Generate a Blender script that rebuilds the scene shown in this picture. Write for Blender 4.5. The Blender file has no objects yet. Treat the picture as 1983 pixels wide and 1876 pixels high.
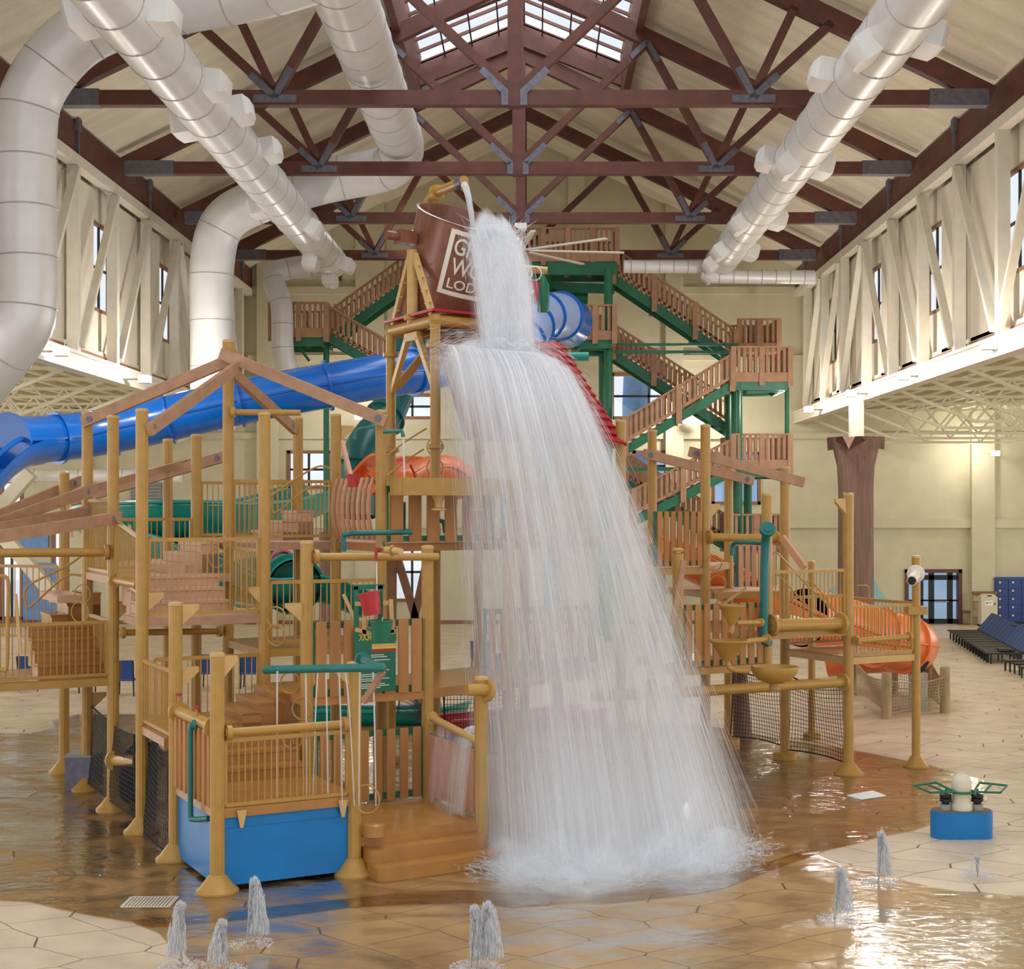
import bpy, math, random
import numpy as np
from mathutils import Vector, Matrix
random.seed(7); np.random.seed(7)
SC = bpy.context.scene
COL = SC.collection
# ---------------------------------------------------------------- camera, world, light, exposure
FPX, EYE, VX, VY = 2850.0, 5.2, 1038.0, 985.0          # 1983x1876 frame
cd = bpy.data.cameras.new('camera'); cam = bpy.data.objects.new('camera', cd); COL.objects.link(cam)
cam.location = (0, 0, EYE); cam.rotation_euler = (math.pi/2, 0, 0)
cd.sensor_fit = 'HORIZONTAL'; cd.sensor_width = 36; cd.lens = 36*FPX/1983
cd.shift_x = -(VX-991.5)/1983; cd.shift_y = (VY-938)/1983
cd.clip_start = .5; cd.clip_end = 400
SC.camera = cam
SC.view_settings.view_transform = 'Standard'; SC.view_settings.look = 'None'
SC.view_settings.exposure = 0.0; SC.view_settings.gamma = 1.0; SC.view_settings.use_curve_mapping = False
W = bpy.data.worlds.new('sky'); SC.world = W; W.use_nodes = True
bg = W.node_tree.nodes['Background']; bg.inputs[0].default_value = (.93, .96, 1, 1); bg.inputs[1].default_value = 1.08
SC.cycles.transparent_max_bounces = 22; SC.cycles.max_bounces = 5; SC.cycles.diffuse_bounces = 3
SC.cycles.use_adaptive_sampling = True; SC.cycles.adaptive_threshold = .04
SC.cycles.sample_clamp_indirect = 4

def area(name, loc, rot, sx, sy, power, col=(1, 1, 1)):
    l = bpy.data.lights.new(name, 'AREA'); l.shape = 'RECTANGLE'; l.size = sx; l.size_y = sy; l.energy = power; l.color = col
    o = bpy.data.objects.new(name, l); COL.objects.link(o); o.location = loc; o.rotation_euler = rot; return o
area('skylight_daylight', (-.5, 36, 25.5), (0, 0, 0), 7.0, 30, 4500, (.95, .97, 1))
for sx, rz in ((-1, -1), (1, 1)):                      # daylight of the glazed outer aisle walls
    area('aisle_daylight', (sx*27, 38, 5), (0, math.pi/2*sx, 0), 7, 50, 1800, (1, .96, .88))

# ---------------------------------------------------------------- helpers
def P(px, py, Y): return Vector(((px-VX)*Y/FPX, Y, EYE-(py-VY)*Y/FPX))
def G(px, py, z=0.0):
    Y = (EYE-z)*FPX/(py-VY); return Vector(((px-VX)*Y/FPX, Y, z))
def PZ(px, Y, z): return Vector(((px-VX)*Y/FPX, Y, z))
def V(*a): return Vector(a)

def srgb(c): return tuple(((x/255)/12.92 if x/255 <= .04045 else ((x/255+.055)/1.055)**2.4) for x in c)
MAT = {}
def mat(name, rgb, rough=.55, metal=0, var=.12, vscale=3.0, bump=0, bscale=40, stretch=(1, 1, 1), spec=.5, rand=0, coat=0):
    m = bpy.data.materials.new(name); m.use_nodes = True; nt = m.node_tree; N = nt.nodes; L = nt.links
    b = N['Principled BSDF']; c = srgb(rgb)
    b.inputs['Roughness'].default_value = rough; b.inputs['Metallic'].default_value = metal
    b.inputs['Specular IOR Level'].default_value = spec; b.inputs['Coat Weight'].default_value = coat
    tc = N.new('ShaderNodeTexCoord'); mp = N.new('ShaderNodeMapping'); mp.inputs['Scale'].default_value = stretch
    L.new(tc.outputs['Object'], mp.inputs[0])
    n = N.new('ShaderNodeTexNoise'); n.inputs['Scale'].default_value = vscale; n.inputs['Detail'].default_value = 6
    L.new(mp.outputs[0], n.inputs[0])
    mr = N.new('ShaderNodeMapRange'); mr.inputs['From Min'].default_value = .3; mr.inputs['From Max'].default_value = .7
    mr.inputs['To Min'].default_value = 1-var; mr.inputs['To Max'].default_value = 1+var
    L.new(n.outputs[0], mr.inputs[0])
    h = N.new('ShaderNodeHueSaturation'); h.inputs['Color'].default_value = (*c, 1)
    if rand:
        oi = N.new('ShaderNodeObjectInfo'); r2 = N.new('ShaderNodeMapRange')
        r2.inputs['To Min'].default_value = 1-rand; r2.inputs['To Max'].default_value = 1+rand
        L.new(oi.outputs['Random'], r2.inputs[0]); mu = N.new('ShaderNodeMath'); mu.operation = 'MULTIPLY'
        L.new(mr.outputs[0], mu.inputs[0]); L.new(r2.outputs[0], mu.inputs[1]); L.new(mu.outputs[0], h.inputs['Value'])
    else: L.new(mr.outputs[0], h.inputs['Value'])
    L.new(h.outputs[0], b.inputs['Base Color'])
    if bump:
        n2 = N.new('ShaderNodeTexNoise'); n2.inputs['Scale'].default_value = bscale; n2.inputs['Detail'].default_value = 4
        L.new(mp.outputs[0], n2.inputs[0]); bp = N.new('ShaderNodeBump'); bp.inputs['Strength'].default_value = bump
        bp.inputs['Distance'].default_value = .02
        L.new(n2.outputs[0], bp.inputs['Height']); L.new(bp.outputs[0], b.inputs['Normal'])
    MAT[name] = m; return m
def bands(name, axis, period, strength, dist=.02):
    """adds a fine profile (ribs / seams) as relief"""
    m = MAT[name]; nt = m.node_tree; N = nt.nodes; L = nt.links; b = N['Principled BSDF']
    tc = N.new('ShaderNodeTexCoord'); w = N.new('ShaderNodeTexWave'); w.wave_type = 'BANDS'; w.bands_direction = axis
    w.inputs['Scale'].default_value = math.pi/10/period*2; w.inputs['Distortion'].default_value = .15; w.inputs['Detail'].default_value = 0
    L.new(tc.outputs['Object'], w.inputs[0]); bp = N.new('ShaderNodeBump'); bp.inputs['Strength'].default_value = strength
    bp.inputs['Distance'].default_value = dist
    L.new(w.outputs['Fac'], bp.inputs['Height']); L.new(bp.outputs[0], b.inputs['Normal'])
def emis(name, rgb, k):
    m = bpy.data.materials.new(name); m.use_nodes = True; N = m.node_tree.nodes; b = N['Principled BSDF']
    b.inputs['Base Color'].default_value = (*srgb(rgb), 1); b.inputs['Emission Color'].default_value = (*srgb(rgb), 1)
    b.inputs['Emission Strength'].default_value = k; MAT[name] = m; return m

mat('ochre', (182, 138, 64), .38, var=.08, vscale=6, bump=.08, bscale=60)
mat('ochre_light', (204, 164, 100), .4, var=.08, vscale=6)
mat('tan_beam', (176, 134, 102), .6, var=.15, vscale=5, bump=.15)
mat('pink_step', (206, 165, 135), .6, var=.08)
mat('wet_step', (176, 122, 62), .25, var=.12, bump=.1, bscale=30)
mat('slat', (176, 120, 64), .6, var=.15, vscale=4, stretch=(1, 1, .2), rand=.1)
mat('slat_pink', (205, 150, 115), .6, var=.12, stretch=(1, 1, .2), rand=.1)
mat('glulam', (100, 58, 46), .6, var=.22, vscale=2.5, bump=.2, bscale=30)
mat('stair_wood', (178, 136, 104), .65, var=.12, rand=.08)
mat('gusset', (112, 112, 122), .5, .5, var=.2, vscale=8)
mat('ceiling', (228, 216, 192), .8, var=.12, vscale=.5, stretch=(.3, 3, .3)); bands('ceiling', 'Y', .2, .9)
mat('wall_back', (206, 198, 168), .8, var=.06, vscale=1.2, bump=.1, bscale=20)
mat('panel_cream', (222, 212, 192), .8, var=.05, vscale=.8, bump=.2, bscale=50)
mat('steel_cream', (222, 214, 196), .5, var=.06)
mat('joist', (226, 218, 190), .5, var=.06)
mat('trim_brown', (140, 98, 72), .6)
mat('duct', (238, 238, 236), .34, .1, var=.05, vscale=1.5, bump=.06, bscale=6)
mat('duct_seam', (188, 186, 180), .5, .1)
mat('blue_slide', (14, 106, 204), .22, var=.08, coat=.3)
mat('coil_pale', (150, 176, 225), .3, var=.05)
mat('teal_slide', (20, 140, 128), .3, var=.12)
mat('dark_teal', (20, 88, 84), .35, var=.15)
mat('teal_pipe', (28, 110, 104), .3, var=.1)
mat('green', (12, 104, 72), .4, var=.1)
mat('tower_green', (30, 110, 78), .45, var=.15)
mat('orange', (232, 122, 58), .3, var=.08)
mat('red', (176, 30, 40), .35, var=.1)
mat('box_blue', (0, 116, 182), .35, var=.1, vscale=2)
mat('bucket_brown', (132, 84, 64), .22, .1, var=.15, vscale=3, stretch=(4, 4, .5))
mat('cream_paint', (236, 226, 210), .5, var=.03)
mat('palm', (126, 96, 82), .7, var=.25, vscale=6, stretch=(2, 2, .12), bump=.5, bscale=14)
mat('net_black', (40, 38, 40), .8); mat('net_tan', (170, 150, 118), .8)
mat('navy', (40, 76, 140), .6, var=.1); mat('navy_locker', (30, 62, 128), .45, var=.08)
mat('black', (22, 24, 26), .5); mat('grey', (150, 152, 150), .5); mat('white', (240, 240, 238), .5, var=.02)
mat('beige', (214, 204, 178), .5, var=.03); mat('yellow', (236, 190, 40), .5, var=.05)
mat('stone', (190, 168, 132), .8, var=.3, vscale=2, bump=.4, bscale=8, rand=.15)
mat('door_frame', (96, 54, 44), .5); mat('mural_blue', (110, 150, 205), .7); mat('mural_teal', (150, 196, 200), .7, var=.1)
mat('grout', (120, 98, 74), .7); mat('concrete', (200, 192, 172), .8, var=.12)
mat('stump', (168, 142, 104), .8, var=.25, vscale=5, stretch=(1, 1, .3), bump=.3)
mat('slab', (206, 185, 158), .42, var=.16, vscale=1.3, bump=.25, bscale=7, rand=.06)
mat('drain', (215, 205, 185), .4, .2)
emis('lamp_glow', (255, 244, 225), 14)

def glass(name, tint, fac=.06):
    m = bpy.data.materials.new(name); m.use_nodes = True; N = m.node_tree.nodes; L = m.node_tree.links; N.clear()
    o = N.new('ShaderNodeOutputMaterial'); mx = N.new('ShaderNodeMixShader'); t = N.new('ShaderNodeBsdfTransparent'); g = N.new('ShaderNodeBsdfGlossy')
    t.inputs[0].default_value = (*tint, 1); g.inputs['Roughness'].default_value = .05; mx.inputs[0].default_value = fac
    L.new(t.outputs[0], mx.inputs[1]); L.new(g.outputs[0], mx.inputs[2]); L.new(mx.outputs[0], o.inputs[0]); MAT[name] = m
glass('glass', (.96, .98, 1)); glass('glass_blue', (.55, .68, .82), .1); glass('glass_dark', (.3, .36, .42), .15)

def water_film():
    m = bpy.data.materials.new('water_film'); m.use_nodes = True; N = m.node_tree.nodes; L = m.node_tree.links; N.clear()
    o = N.new('ShaderNodeOutputMaterial'); mx = N.new('ShaderNodeMixShader'); t = N.new('ShaderNodeBsdfTransparent'); g = N.new('ShaderNodeBsdfGlossy')
    t.inputs[0].default_value = (.66, .53, .36, 1); g.inputs['Roughness'].default_value = .12
    fr = N.new('ShaderNodeFresnel'); fr.inputs[0].default_value = 1.36
    tc = N.new('ShaderNodeTexCoord'); mp = N.new('ShaderNodeMapping'); mp.inputs['Scale'].default_value = (1, 1.6, 1)
    n = N.new('ShaderNodeTexNoise'); n.inputs['Scale'].default_value = 3.2; n.inputs['Detail'].default_value = 4; n.inputs['Distortion'].default_value = .6
    bp = N.new('ShaderNodeBump'); bp.inputs['Strength'].default_value = .35; bp.inputs['Distance'].default_value = .05
    L.new(tc.outputs['Object'], mp.inputs[0]); L.new(mp.outputs[0], n.inputs[0]); L.new(n.outputs[0], bp.inputs['Height'])
    L.new(bp.outputs[0], g.inputs['Normal']); L.new(bp.outputs[0], fr.inputs['Normal'])
    n3 = N.new('ShaderNodeTexNoise'); n3.inputs['Scale'].default_value = .55; n3.inputs['Detail'].default_value = 5; n3.inputs['Distortion'].default_value = 1.2
    L.new(mp.outputs[0], n3.inputs[0]); r3 = N.new('ShaderNodeMapRange'); r3.inputs['From Min'].default_value = .4; r3.inputs['From Max'].default_value = .62
    r3.inputs['To Min'].default_value = .15; r3.inputs['To Max'].default_value = .8; L.new(n3.outputs[0], r3.inputs[0])
    mu = N.new('ShaderNodeMath'); mu.operation = 'MULTIPLY'; L.new(fr.outputs[0], mu.inputs[0]); L.new(r3.outputs[0], mu.inputs[1])
    rc = N.new('ShaderNodeMixRGB'); rc.inputs[1].default_value = (.82, .72, .55, 1); rc.inputs[2].default_value = (.6, .47, .3, 1); L.new(r3.outputs[0], rc.inputs[0]); L.new(rc.outputs[0], t.inputs[0])
    L.new(mu.outputs[0], mx.inputs[0]); L.new(t.outputs[0], mx.inputs[1]); L.new(g.outputs[0], mx.inputs[2]); L.new(mx.outputs[0], o.inputs[0])
    MAT['water_film'] = m
water_film()
def film2():
    m = MAT['water_film'].copy(); MAT['damp_film'] = m; N = m.node_tree.nodes; L = m.node_tree.links
    for n in N:
        if n.type == 'BSDF_TRANSPARENT' and n.inputs[0].links: L.remove(n.inputs[0].links[0])
        if n.type == 'BSDF_TRANSPARENT': n.inputs[0].default_value = (.84, .75, .6, 1)
        if n.type == 'BSDF_GLOSSY': n.inputs['Roughness'].default_value = .16
film2()
def water_white(name, streak, base, su=60, sv=1.2, lo=.42, hi=.72):
    """aerated falling water: white scattering, opacity from a density attribute times streaks running along the fall"""
    m = bpy.data.materials.new(name); m.use_nodes = True; N = m.node_tree.nodes; L = m.node_tree.links; N.clear()
    o = N.new('ShaderNodeOutputMaterial'); mx = N.new('ShaderNodeMixShader'); t = N.new('ShaderNodeBsdfTransparent')
    d = N.new('ShaderNodeBsdfDiffuse'); d.inputs[0].default_value = (.95, .96, .98, 1)
    tl = N.new('ShaderNodeBsdfTranslucent'); tl.inputs[0].default_value = (.95, .96, .98, 1)
    m2 = N.new('ShaderNodeMixShader'); m2.inputs[0].default_value = .45
    L.new(d.outputs[0], m2.inputs[1]); L.new(tl.outputs[0], m2.inputs[2])
    at = N.new('ShaderNodeAttribute'); at.attribute_name = 'dens'
    if streak:
        uv = N.new('ShaderNodeUVMap'); mp = N.new('ShaderNodeMapping'); mp.inputs['Scale'].default_value = (su, sv, 1)
        n = N.new('ShaderNodeTexNoise'); n.inputs['Scale'].default_value = 1; n.inputs['Detail'].default_value = 5; n.inputs['Roughness'].default_value = .65
        oi = N.new('ShaderNodeObjectInfo')
        L.new(uv.outputs[0], mp.inputs[0]); L.new(mp.outputs[0], n.inputs[0])
        mr = N.new('ShaderNodeMapRange'); mr.inputs['From Min'].default_value = lo; mr.inputs['From Max'].default_value = hi; L.new(n.outputs[0], mr.inputs[0])
        mr.inputs['To Min'].default_value = .1
        mu = N.new('ShaderNodeMath'); mu.operation = 'MULTIPLY'; mu.use_clamp = True
        L.new(mr.outputs[0], mu.inputs[0]); L.new(at.outputs['Fac'], mu.inputs[1]); L.new(mu.outputs[0], mx.inputs[0])
    else: mx.inputs[0].default_value = base
    L.new(t.outputs[0], mx.inputs[1]); L.new(m2.outputs[0], mx.inputs[2]); L.new(mx.outputs[0], o.inputs[0]); MAT[name] = m
water_white('water_sheet', True, 1, 90, .9, .45, .72); water_white('water_strand', False, .55); water_white('water_silk', False, .3); water_white('water_mist', True, 1, 5, 2.2, .25, .75); water_white('water_foam', True, 1, 9, 9, .35, .65)

class M:
    def __init__(s): s.v = []; s.f = []
    def add(s, vs, fs):
        o = len(s.v); s.v += [tuple(p) for p in vs]; s.f += [tuple(i+o for i in f) for f in fs]; return s
    def ob(s, o, a, b, c):                              # oriented box from a corner and three edges
        o, a, b, c = Vector(o), Vector(a), Vector(b), Vector(c)
        if a.cross(b).dot(c) < 0: a, b = b, a
        return s.add([o, o+a, o+a+b, o+b, o+c, o+a+c, o+a+b+c, o+b+c],
                     [(0, 3, 2, 1), (4, 5, 6, 7), (0, 1, 5, 4), (1, 2, 6, 5), (2, 3, 7, 6), (3, 0, 4, 7)])
    def box(s, x0, x1, y0, y1, z0, z1): return s.ob((x0, y0, z0), (x1-x0, 0, 0), (0, y1-y0, 0), (0, 0, z1-z0))
    def bar(s, p, q, w, h, up=(0, 0, 1)):               # rectangular beam, h along up
        p, q, up = Vector(p), Vector(q), Vector(up); d = (q-p)
        sd = d.cross(up)
        if sd.length < 1e-5: sd = d.cross(Vector((1, 0, 0)))
        sd.normalize(); u = sd.cross(d).normalized()
        return s.ob(p-sd*w/2-u*h/2, d, sd*w, u*h)
    def tube(s, pts, r, n=12, caps=True, closed=False):
        pts = [Vector(p) for p in pts]; m = len(pts); rs = r if isinstance(r, (list, tuple)) else [r]*m
        d0 = (pts[1]-pts[0]).normalized(); a = d0.orthogonal().normalized()
        if abs(d0.z) < .99:
            a = Vector((0, 0, 1)); a = (a-d0*a.dot(d0)).normalized()
        vs = []; 
        for i, p in enumerate(pts):
            if closed: d = (pts[(i+1) % m]-pts[i-1]).normalized()
            elif i == 0: d = d0
            elif i == m-1: d = (pts[-1]-pts[-2]).normalized()
            else:
                d = ((pts[i+1]-pts[i]).normalized()+(pts[i]-pts[i-1]).normalized()).normalized()
            a = (a-d*a.dot(d)).normalized(); b = d.cross(a)
            for k in range(n):
                t = 2*math.pi*k/n; vs.append(p+(a*math.cos(t)+b*math.sin(t))*rs[i])
        fs = []
        for i in range(m if closed else m-1):
            j = (i+1) % m
            for k in range(n): fs.append((i*n+k, i*n+(k+1) % n, j*n+(k+1) % n, j*n+k))
        if caps and not closed: fs += [tuple(range(n-1, -1, -1)), tuple(range((m-1)*n, m*n))]
        return s.add(vs, fs)
    def lathe(s, prof, c, n=20, mt=None, cap=True):
        vs = []; c = Vector(c)
        for r, z in prof:
            for k in range(n):
                t = 2*math.pi*k/n; p = Vector((r*math.cos(t), r*math.sin(t), z)); vs.append(c+(mt @ p if mt else p))
        fs = []
        for i in range(len(prof)-1):
            for k in range(n): fs.append((i*n+k, i*n+(k+1) % n, (i+1)*n+(k+1) % n, (i+1)*n+k))
        if cap: fs += [tuple(range(n-1, -1, -1)), tuple(range((len(prof)-1)*n, len(prof)*n))]
        return s.add(vs, fs)
    def prism(s, poly, vec):
        vec = Vector(vec); n = len(poly); vs = [Vector(p) for p in poly]
        return s.add(vs+[p+vec for p in vs], [tuple(range(n-1, -1, -1)), tuple(range(n, 2*n))]+[(i, (i+1) % n, n+(i+1) % n, n+i) for i in range(n)])
    def ring(s, c, r, rt, axis=(0, 1, 0), n=20, k=6):
        ax = Vector(axis).normalized(); a = ax.orthogonal().normalized(); b = ax.cross(a); c = Vector(c)
        return s.tube([c+(a*math.cos(2*math.pi*i/n)+b*math.sin(2*math.pi*i/n))*r for i in range(n)], rt, k, closed=True)
    def mesh(s, name, m):
        me = bpy.data.meshes.new(name); me.from_pydata(s.v, [], s.f)
        me.materials.append(MAT[m]); me.polygons.foreach_set('use_smooth', [True]*len(me.polygons))
        me.set_sharp_from_angle(angle=.65); me.update(); return me

def wloc(o):
    w = Vector((0, 0, 0))
    while o is not None: w += o.location; o = o.parent
    return w
def link(name, me, parent=None, loc=None):
    o = bpy.data.objects.new(name, me); COL.objects.link(o)
    if parent is not None: o.parent = parent; o.location = -wloc(parent) if loc is None else Vector(loc)
    elif loc is not None: o.location = loc
    return o
def part(name, mb, m, parent, **kw):
    o = link(name, mb.mesh(name, m), parent)
    for k, v in kw.items(): o[k] = v
    return o
def thing(name, label, cat, loc=(0, 0, 0), group=None):
    o = bpy.data.objects.new(name, None); COL.objects.link(o); o.location = loc; o.empty_display_size = .2
    o['label'] = label; o['category'] = cat
    if group: o['group'] = group
    return o
def solo(name, mb, m, label, cat, group=None):          # a thing that is one mesh, origin moved to its base
    xs = np.array(mb.v); c = Vector((float(xs[:, 0].mean()), float(xs[:, 1].mean()), float(xs[:, 2].min())))
    me = mb.mesh(name, m); me.transform(Matrix.Translation(-c)); o = link(name, me, None, c); o['label'] = label; o['category'] = cat
    if group: o['group'] = group
    return o
def struct(name, mb, m, parent=None):
    o = link(name, mb.mesh(name, m), parent)
    if parent is None: o['kind'] = 'structure'
    return o
def dup(root, loc, label=None):
    r = root.copy(); COL.objects.link(r); r.location = loc
    if label: r['label'] = label
    for ch in list(root.children):
        c = ch.copy(); COL.objects.link(c); c.parent = r
        for g in ch.children:
            d = g.copy(); COL.objects.link(d); d.parent = c
    return r
def smooth_path(pts, k=6):
    pts = [Vector(p) for p in pts]; out = []; n = len(pts)
    for i in range(n-1):
        p0, p1, p2, p3 = pts[max(i-1, 0)], pts[i], pts[i+1], pts[min(i+2, n-1)]
        for j in range(k):
            t = j/k; out.append(.5*((2*p1)+(p2-p0)*t+(2*p0-5*p1+4*p2-p3)*t*t+(3*p1-p0-3*p2+p3)*t**3))
    out.append(pts[-1]); return out

# ================================================================= THE HALL
CX, HS, ZC = -.55, 12.0, 15.6                           # hall centre line, half span, height of the truss bottom chords
YT = [37.35, 45.03, 52.71, 60.39]; BAY = 7.68; YB = 66.6; YF = 22.0
SL = .487
XL, XR = CX-HS-.35, CX+HS+.35
# ---- floor of stamped stone slabs
flo = struct('floor', M().box(-31, 31, 6, YB+1, -.3, -.02), 'grout')
def hexv(i, j):
    r = random.Random(i*7919+j*104729+13)
    w, hh = .66, .62
    x = i*w; y = j*hh*1.0+(.2 if (i+j) % 2 else -.2)*1.0
    return (x*1.0+r.uniform(-.13, .13)+.15*math.sin(y*.7), y+r.uniform(-.14, .14)+.2*math.sin(x*.5))
cells = []
for j in range(9, 108):
    for i in range(-47, 47):
        if (i+j) % 2: continue
        vs = [hexv(i-1, j), hexv(i, j), hexv(i+1, j), hexv(i+1, j+1), hexv(i, j+1), hexv(i-1, j+1)]
        c = (sum(p[0] for p in vs)/6, sum(p[1] for p in vs)/6)
        if c[1] < 6.5 or c[1] > YB: continue
        cells.append((c, vs))
def slabmesh(mb, c, vs, drop):
    q = [(c[0]+(x-c[0])*(1-.012/max(.2, math.hypot(x-c[0], y-c[1]))*1.3), c[1]+(y-c[1])*(1-.012/max(.2, math.hypot(x-c[0], y-c[1]))*1.3)) for x, y in vs]
    mb.prism([(x, y, -.04) for x, y in q], (0, 0, .04-drop)); return mb
def inview(c, m=60):
    px = VX+c[0]*FPX/c[1]; py = VY+EYE*FPX/c[1]; return -m < px < 1983+m and py < 1876+m
near = sorted([q for q in cells if inview(q[0])], key=lambda q: q[0][1])[:299]
ids = set(id(q) for q in near)
for q in near: part('slab', slabmesh(M(), q[0], q[1], random.uniform(0, .003)), 'slab', flo)
far = M()
for q in cells:
    if id(q) not in ids: slabmesh(far, q[0], q[1], random.uniform(0, .003))
part('far_slabs', far, 'slab', flo, kind='stuff')

# ---- roof
zr = ZC+.35
def roofz(x): return zr+(HS+.6-abs(x-CX))*SL
c0 = M()
for sgn in (-1, 1):
    for (xa, xb, ya, yb) in ((3.8, HS+.8, YF, YB), (0, 3.8, YT[2]+.2, YB)):
        a, b = CX+sgn*xa, CX+sgn*xb
        c0.prism([(a, ya, roofz(a)), (b, ya, roofz(b)), (b, ya, roofz(b)+.3), (a, ya, roofz(a)+.3)], (0, yb-ya, 0))
ceil = struct('ceiling', c0, 'ceiling')
# skylight: curbs, rafters, glazing
zk = roofz(CX+3.8)
for i, sgn in enumerate((-1, 1)):
    b = M().box(CX+sgn*3.7-.12, CX+sgn*3.7+.12, YF, YT[2]+.3, zk-.5, zk+1.25); struct('trim_%d' % (i+1), b, 'glulam')
sky = link('window_1', M().box(CX-.16, CX+.16, YF, YT[2]+.3, zk+2.35, zk+2.75).mesh('ridge_beam', 'glulam')); sky['kind'] = 'structure'
zs = zk+.98; zp = zs+3.7*.4
nraf = 0
y = YT[2]
while y > YF:
    big = nraf % 3 == 0 and nraf > 0
    for sgn in (-1, 1):
        w, h = (.3, .42) if big else (.1, .1)
        part('rafter', M().bar((CX+sgn*3.7, y, zs-.1), (CX, y, zp-.1), w, h), 'glulam', sky)
        if nraf:
            p = M(); 
            for (t0, t1) in ((0, .5), (.5, 1)):
                xa, xb = CX+sgn*3.7*(1-t0), CX+sgn*3.7*(1-t1)
                part('pane', M().ob((xa, y, zs+3.7*.4*t0+.16), (xb-xa, 0, 3.7*.4*(t1-t0)), (0, 1.28, 0), (0, 0, .02)), 'glass', sky)
    nraf += 1; y -= 1.28
for sgn in (-1, 1):
    for t in (.27, .53, .79):
        x = CX+sgn*3.7*(1-t); part('tie_rod', M().tube([(x, YF, zs+3.7*.4*t-.22), (x, YT[2], zs+3.7*.4*t-.22)], .03, 6), 'black', sky)
# gable face of the skylight
g = M().prism([(CX-3.7, YT[2]-.05, zs-.75), (CX-3.7, YT[2]-.05, zs-.1), (CX, YT[2]-.05, zp-.1), (CX+3.7, YT[2]-.05, zs-.1), (CX+3.7, YT[2]-.05, zs-.75), (CX, YT[2]-.05, zp-.75)], (0, .2, 0))
struct('trim_3', g, 'glulam')
g = M()
for sgn in (-1, 1): g.bar((CX+sgn*3.7, YT[2]-.2, zs-.75), (CX, YT[2]-.2, zp-.75), .2, .45)
struct('trim_4', g, 'glulam')

# ---- roof trusses
def make_truss(y):
    t = thing('roof_truss', '', 'truss', (CX, y, ZC), 'timber roof trusses across the hall')
    def pc(name, mb, m='glulam'): part(name, mb, m, t)
    X = lambda x, z, dy=0: (CX+x, y+dy, ZC+z)
    pc('bottom_chord', M().bar(X(-HS, 0), X(HS, 0), .3, .38))
    for s in (-1, 1):
        pc('top_chord', M().bar(X(s*(HS+.1), .05), X(0, HS*SL+.05), .3, .5))
        for a, b in (((0, .1), (3.95, 3.85)), ((3.95, 3.85), (6.05, .1)), ((6.05, .1), (8.03, 1.9)), ((6.05, .1), (7.1, 2.3))):
            pc('web', M().bar(X(s*a[0], a[1]), X(s*b[0], b[1]), .22, .3, (0, 1, 0)))
        pc('heel_plate', M().box(CX+s*HS-(.0 if s < 0 else 1.5), CX+s*HS+(1.5 if s < 0 else 0), y-.17, y+.17, ZC-.2, ZC+.22), 'gusset')
        g = M(); d = Vector((s*3.95, 0, 3.75)).normalized()
        for dy in (-.165,):
            p = Vector(X(s*.22, .12, dy)); g.bar(p, p+d*.85, .03, .16, (0, 1, 0)) if False else g.ob(p-Vector((d.z, 0, -d.x))*.09, d*.85, Vector((d.z, 0, -d.x))*.18, (0, -.03, 0))
            g.box(CX+s*.24-.09, CX+s*.24+.09, y-.195, y-.165, ZC-.2, ZC+.2)
        pc('hanger_plate', g, 'gusset')
        g = M(); q = Vector(X(s*6.05, 0, -.16))
        for e in ((-.46, .88), (.74, .67)):
            d = Vector((s*e[0], 0, e[1])); sd = Vector((d.z, 0, -d.x)); g.ob(q-sd*.09+Vector((0, -.03, 0)), d*.85, sd*.18, (0, .03, 0))
        g.box(q.x-.55, q.x+.55, y-.19, y-.16, ZC-.14, ZC+.06)
        pc('node_plate', g, 'gusset')
        q = Vector(X(s*3.95, 3.85, -.16)); g = M()
        for e in ((-.72, -.69), (.48, -.87)):
            d = Vector((s*e[0], 0, e[1])); sd = Vector((d.z, 0, -d.x)); g.ob(q-sd*.08+Vector((0, -.03, 0)), d*.7, sd*.16, (0, .03, 0))
        pc('apex_plate', g, 'gusset')
    pc('king_post', M().box(CX-.17, CX+.17, y-.17, y+.17, ZC-.22, ZC+HS*SL))
    return t
t0 = make_truss(YT[0])
tl = ['nearest timber roof truss, passing over the skylight opening', 'second timber roof truss back, its chord just above the tipping bucket',
      'third timber roof truss back, holding the big ceiling fan', 'farthest timber roof truss, in front of the rear stair landing']
t0['label'] = tl[0]
for i in (1, 2, 3): dup(t0, (CX, YT[i], ZC), tl[i])

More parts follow.
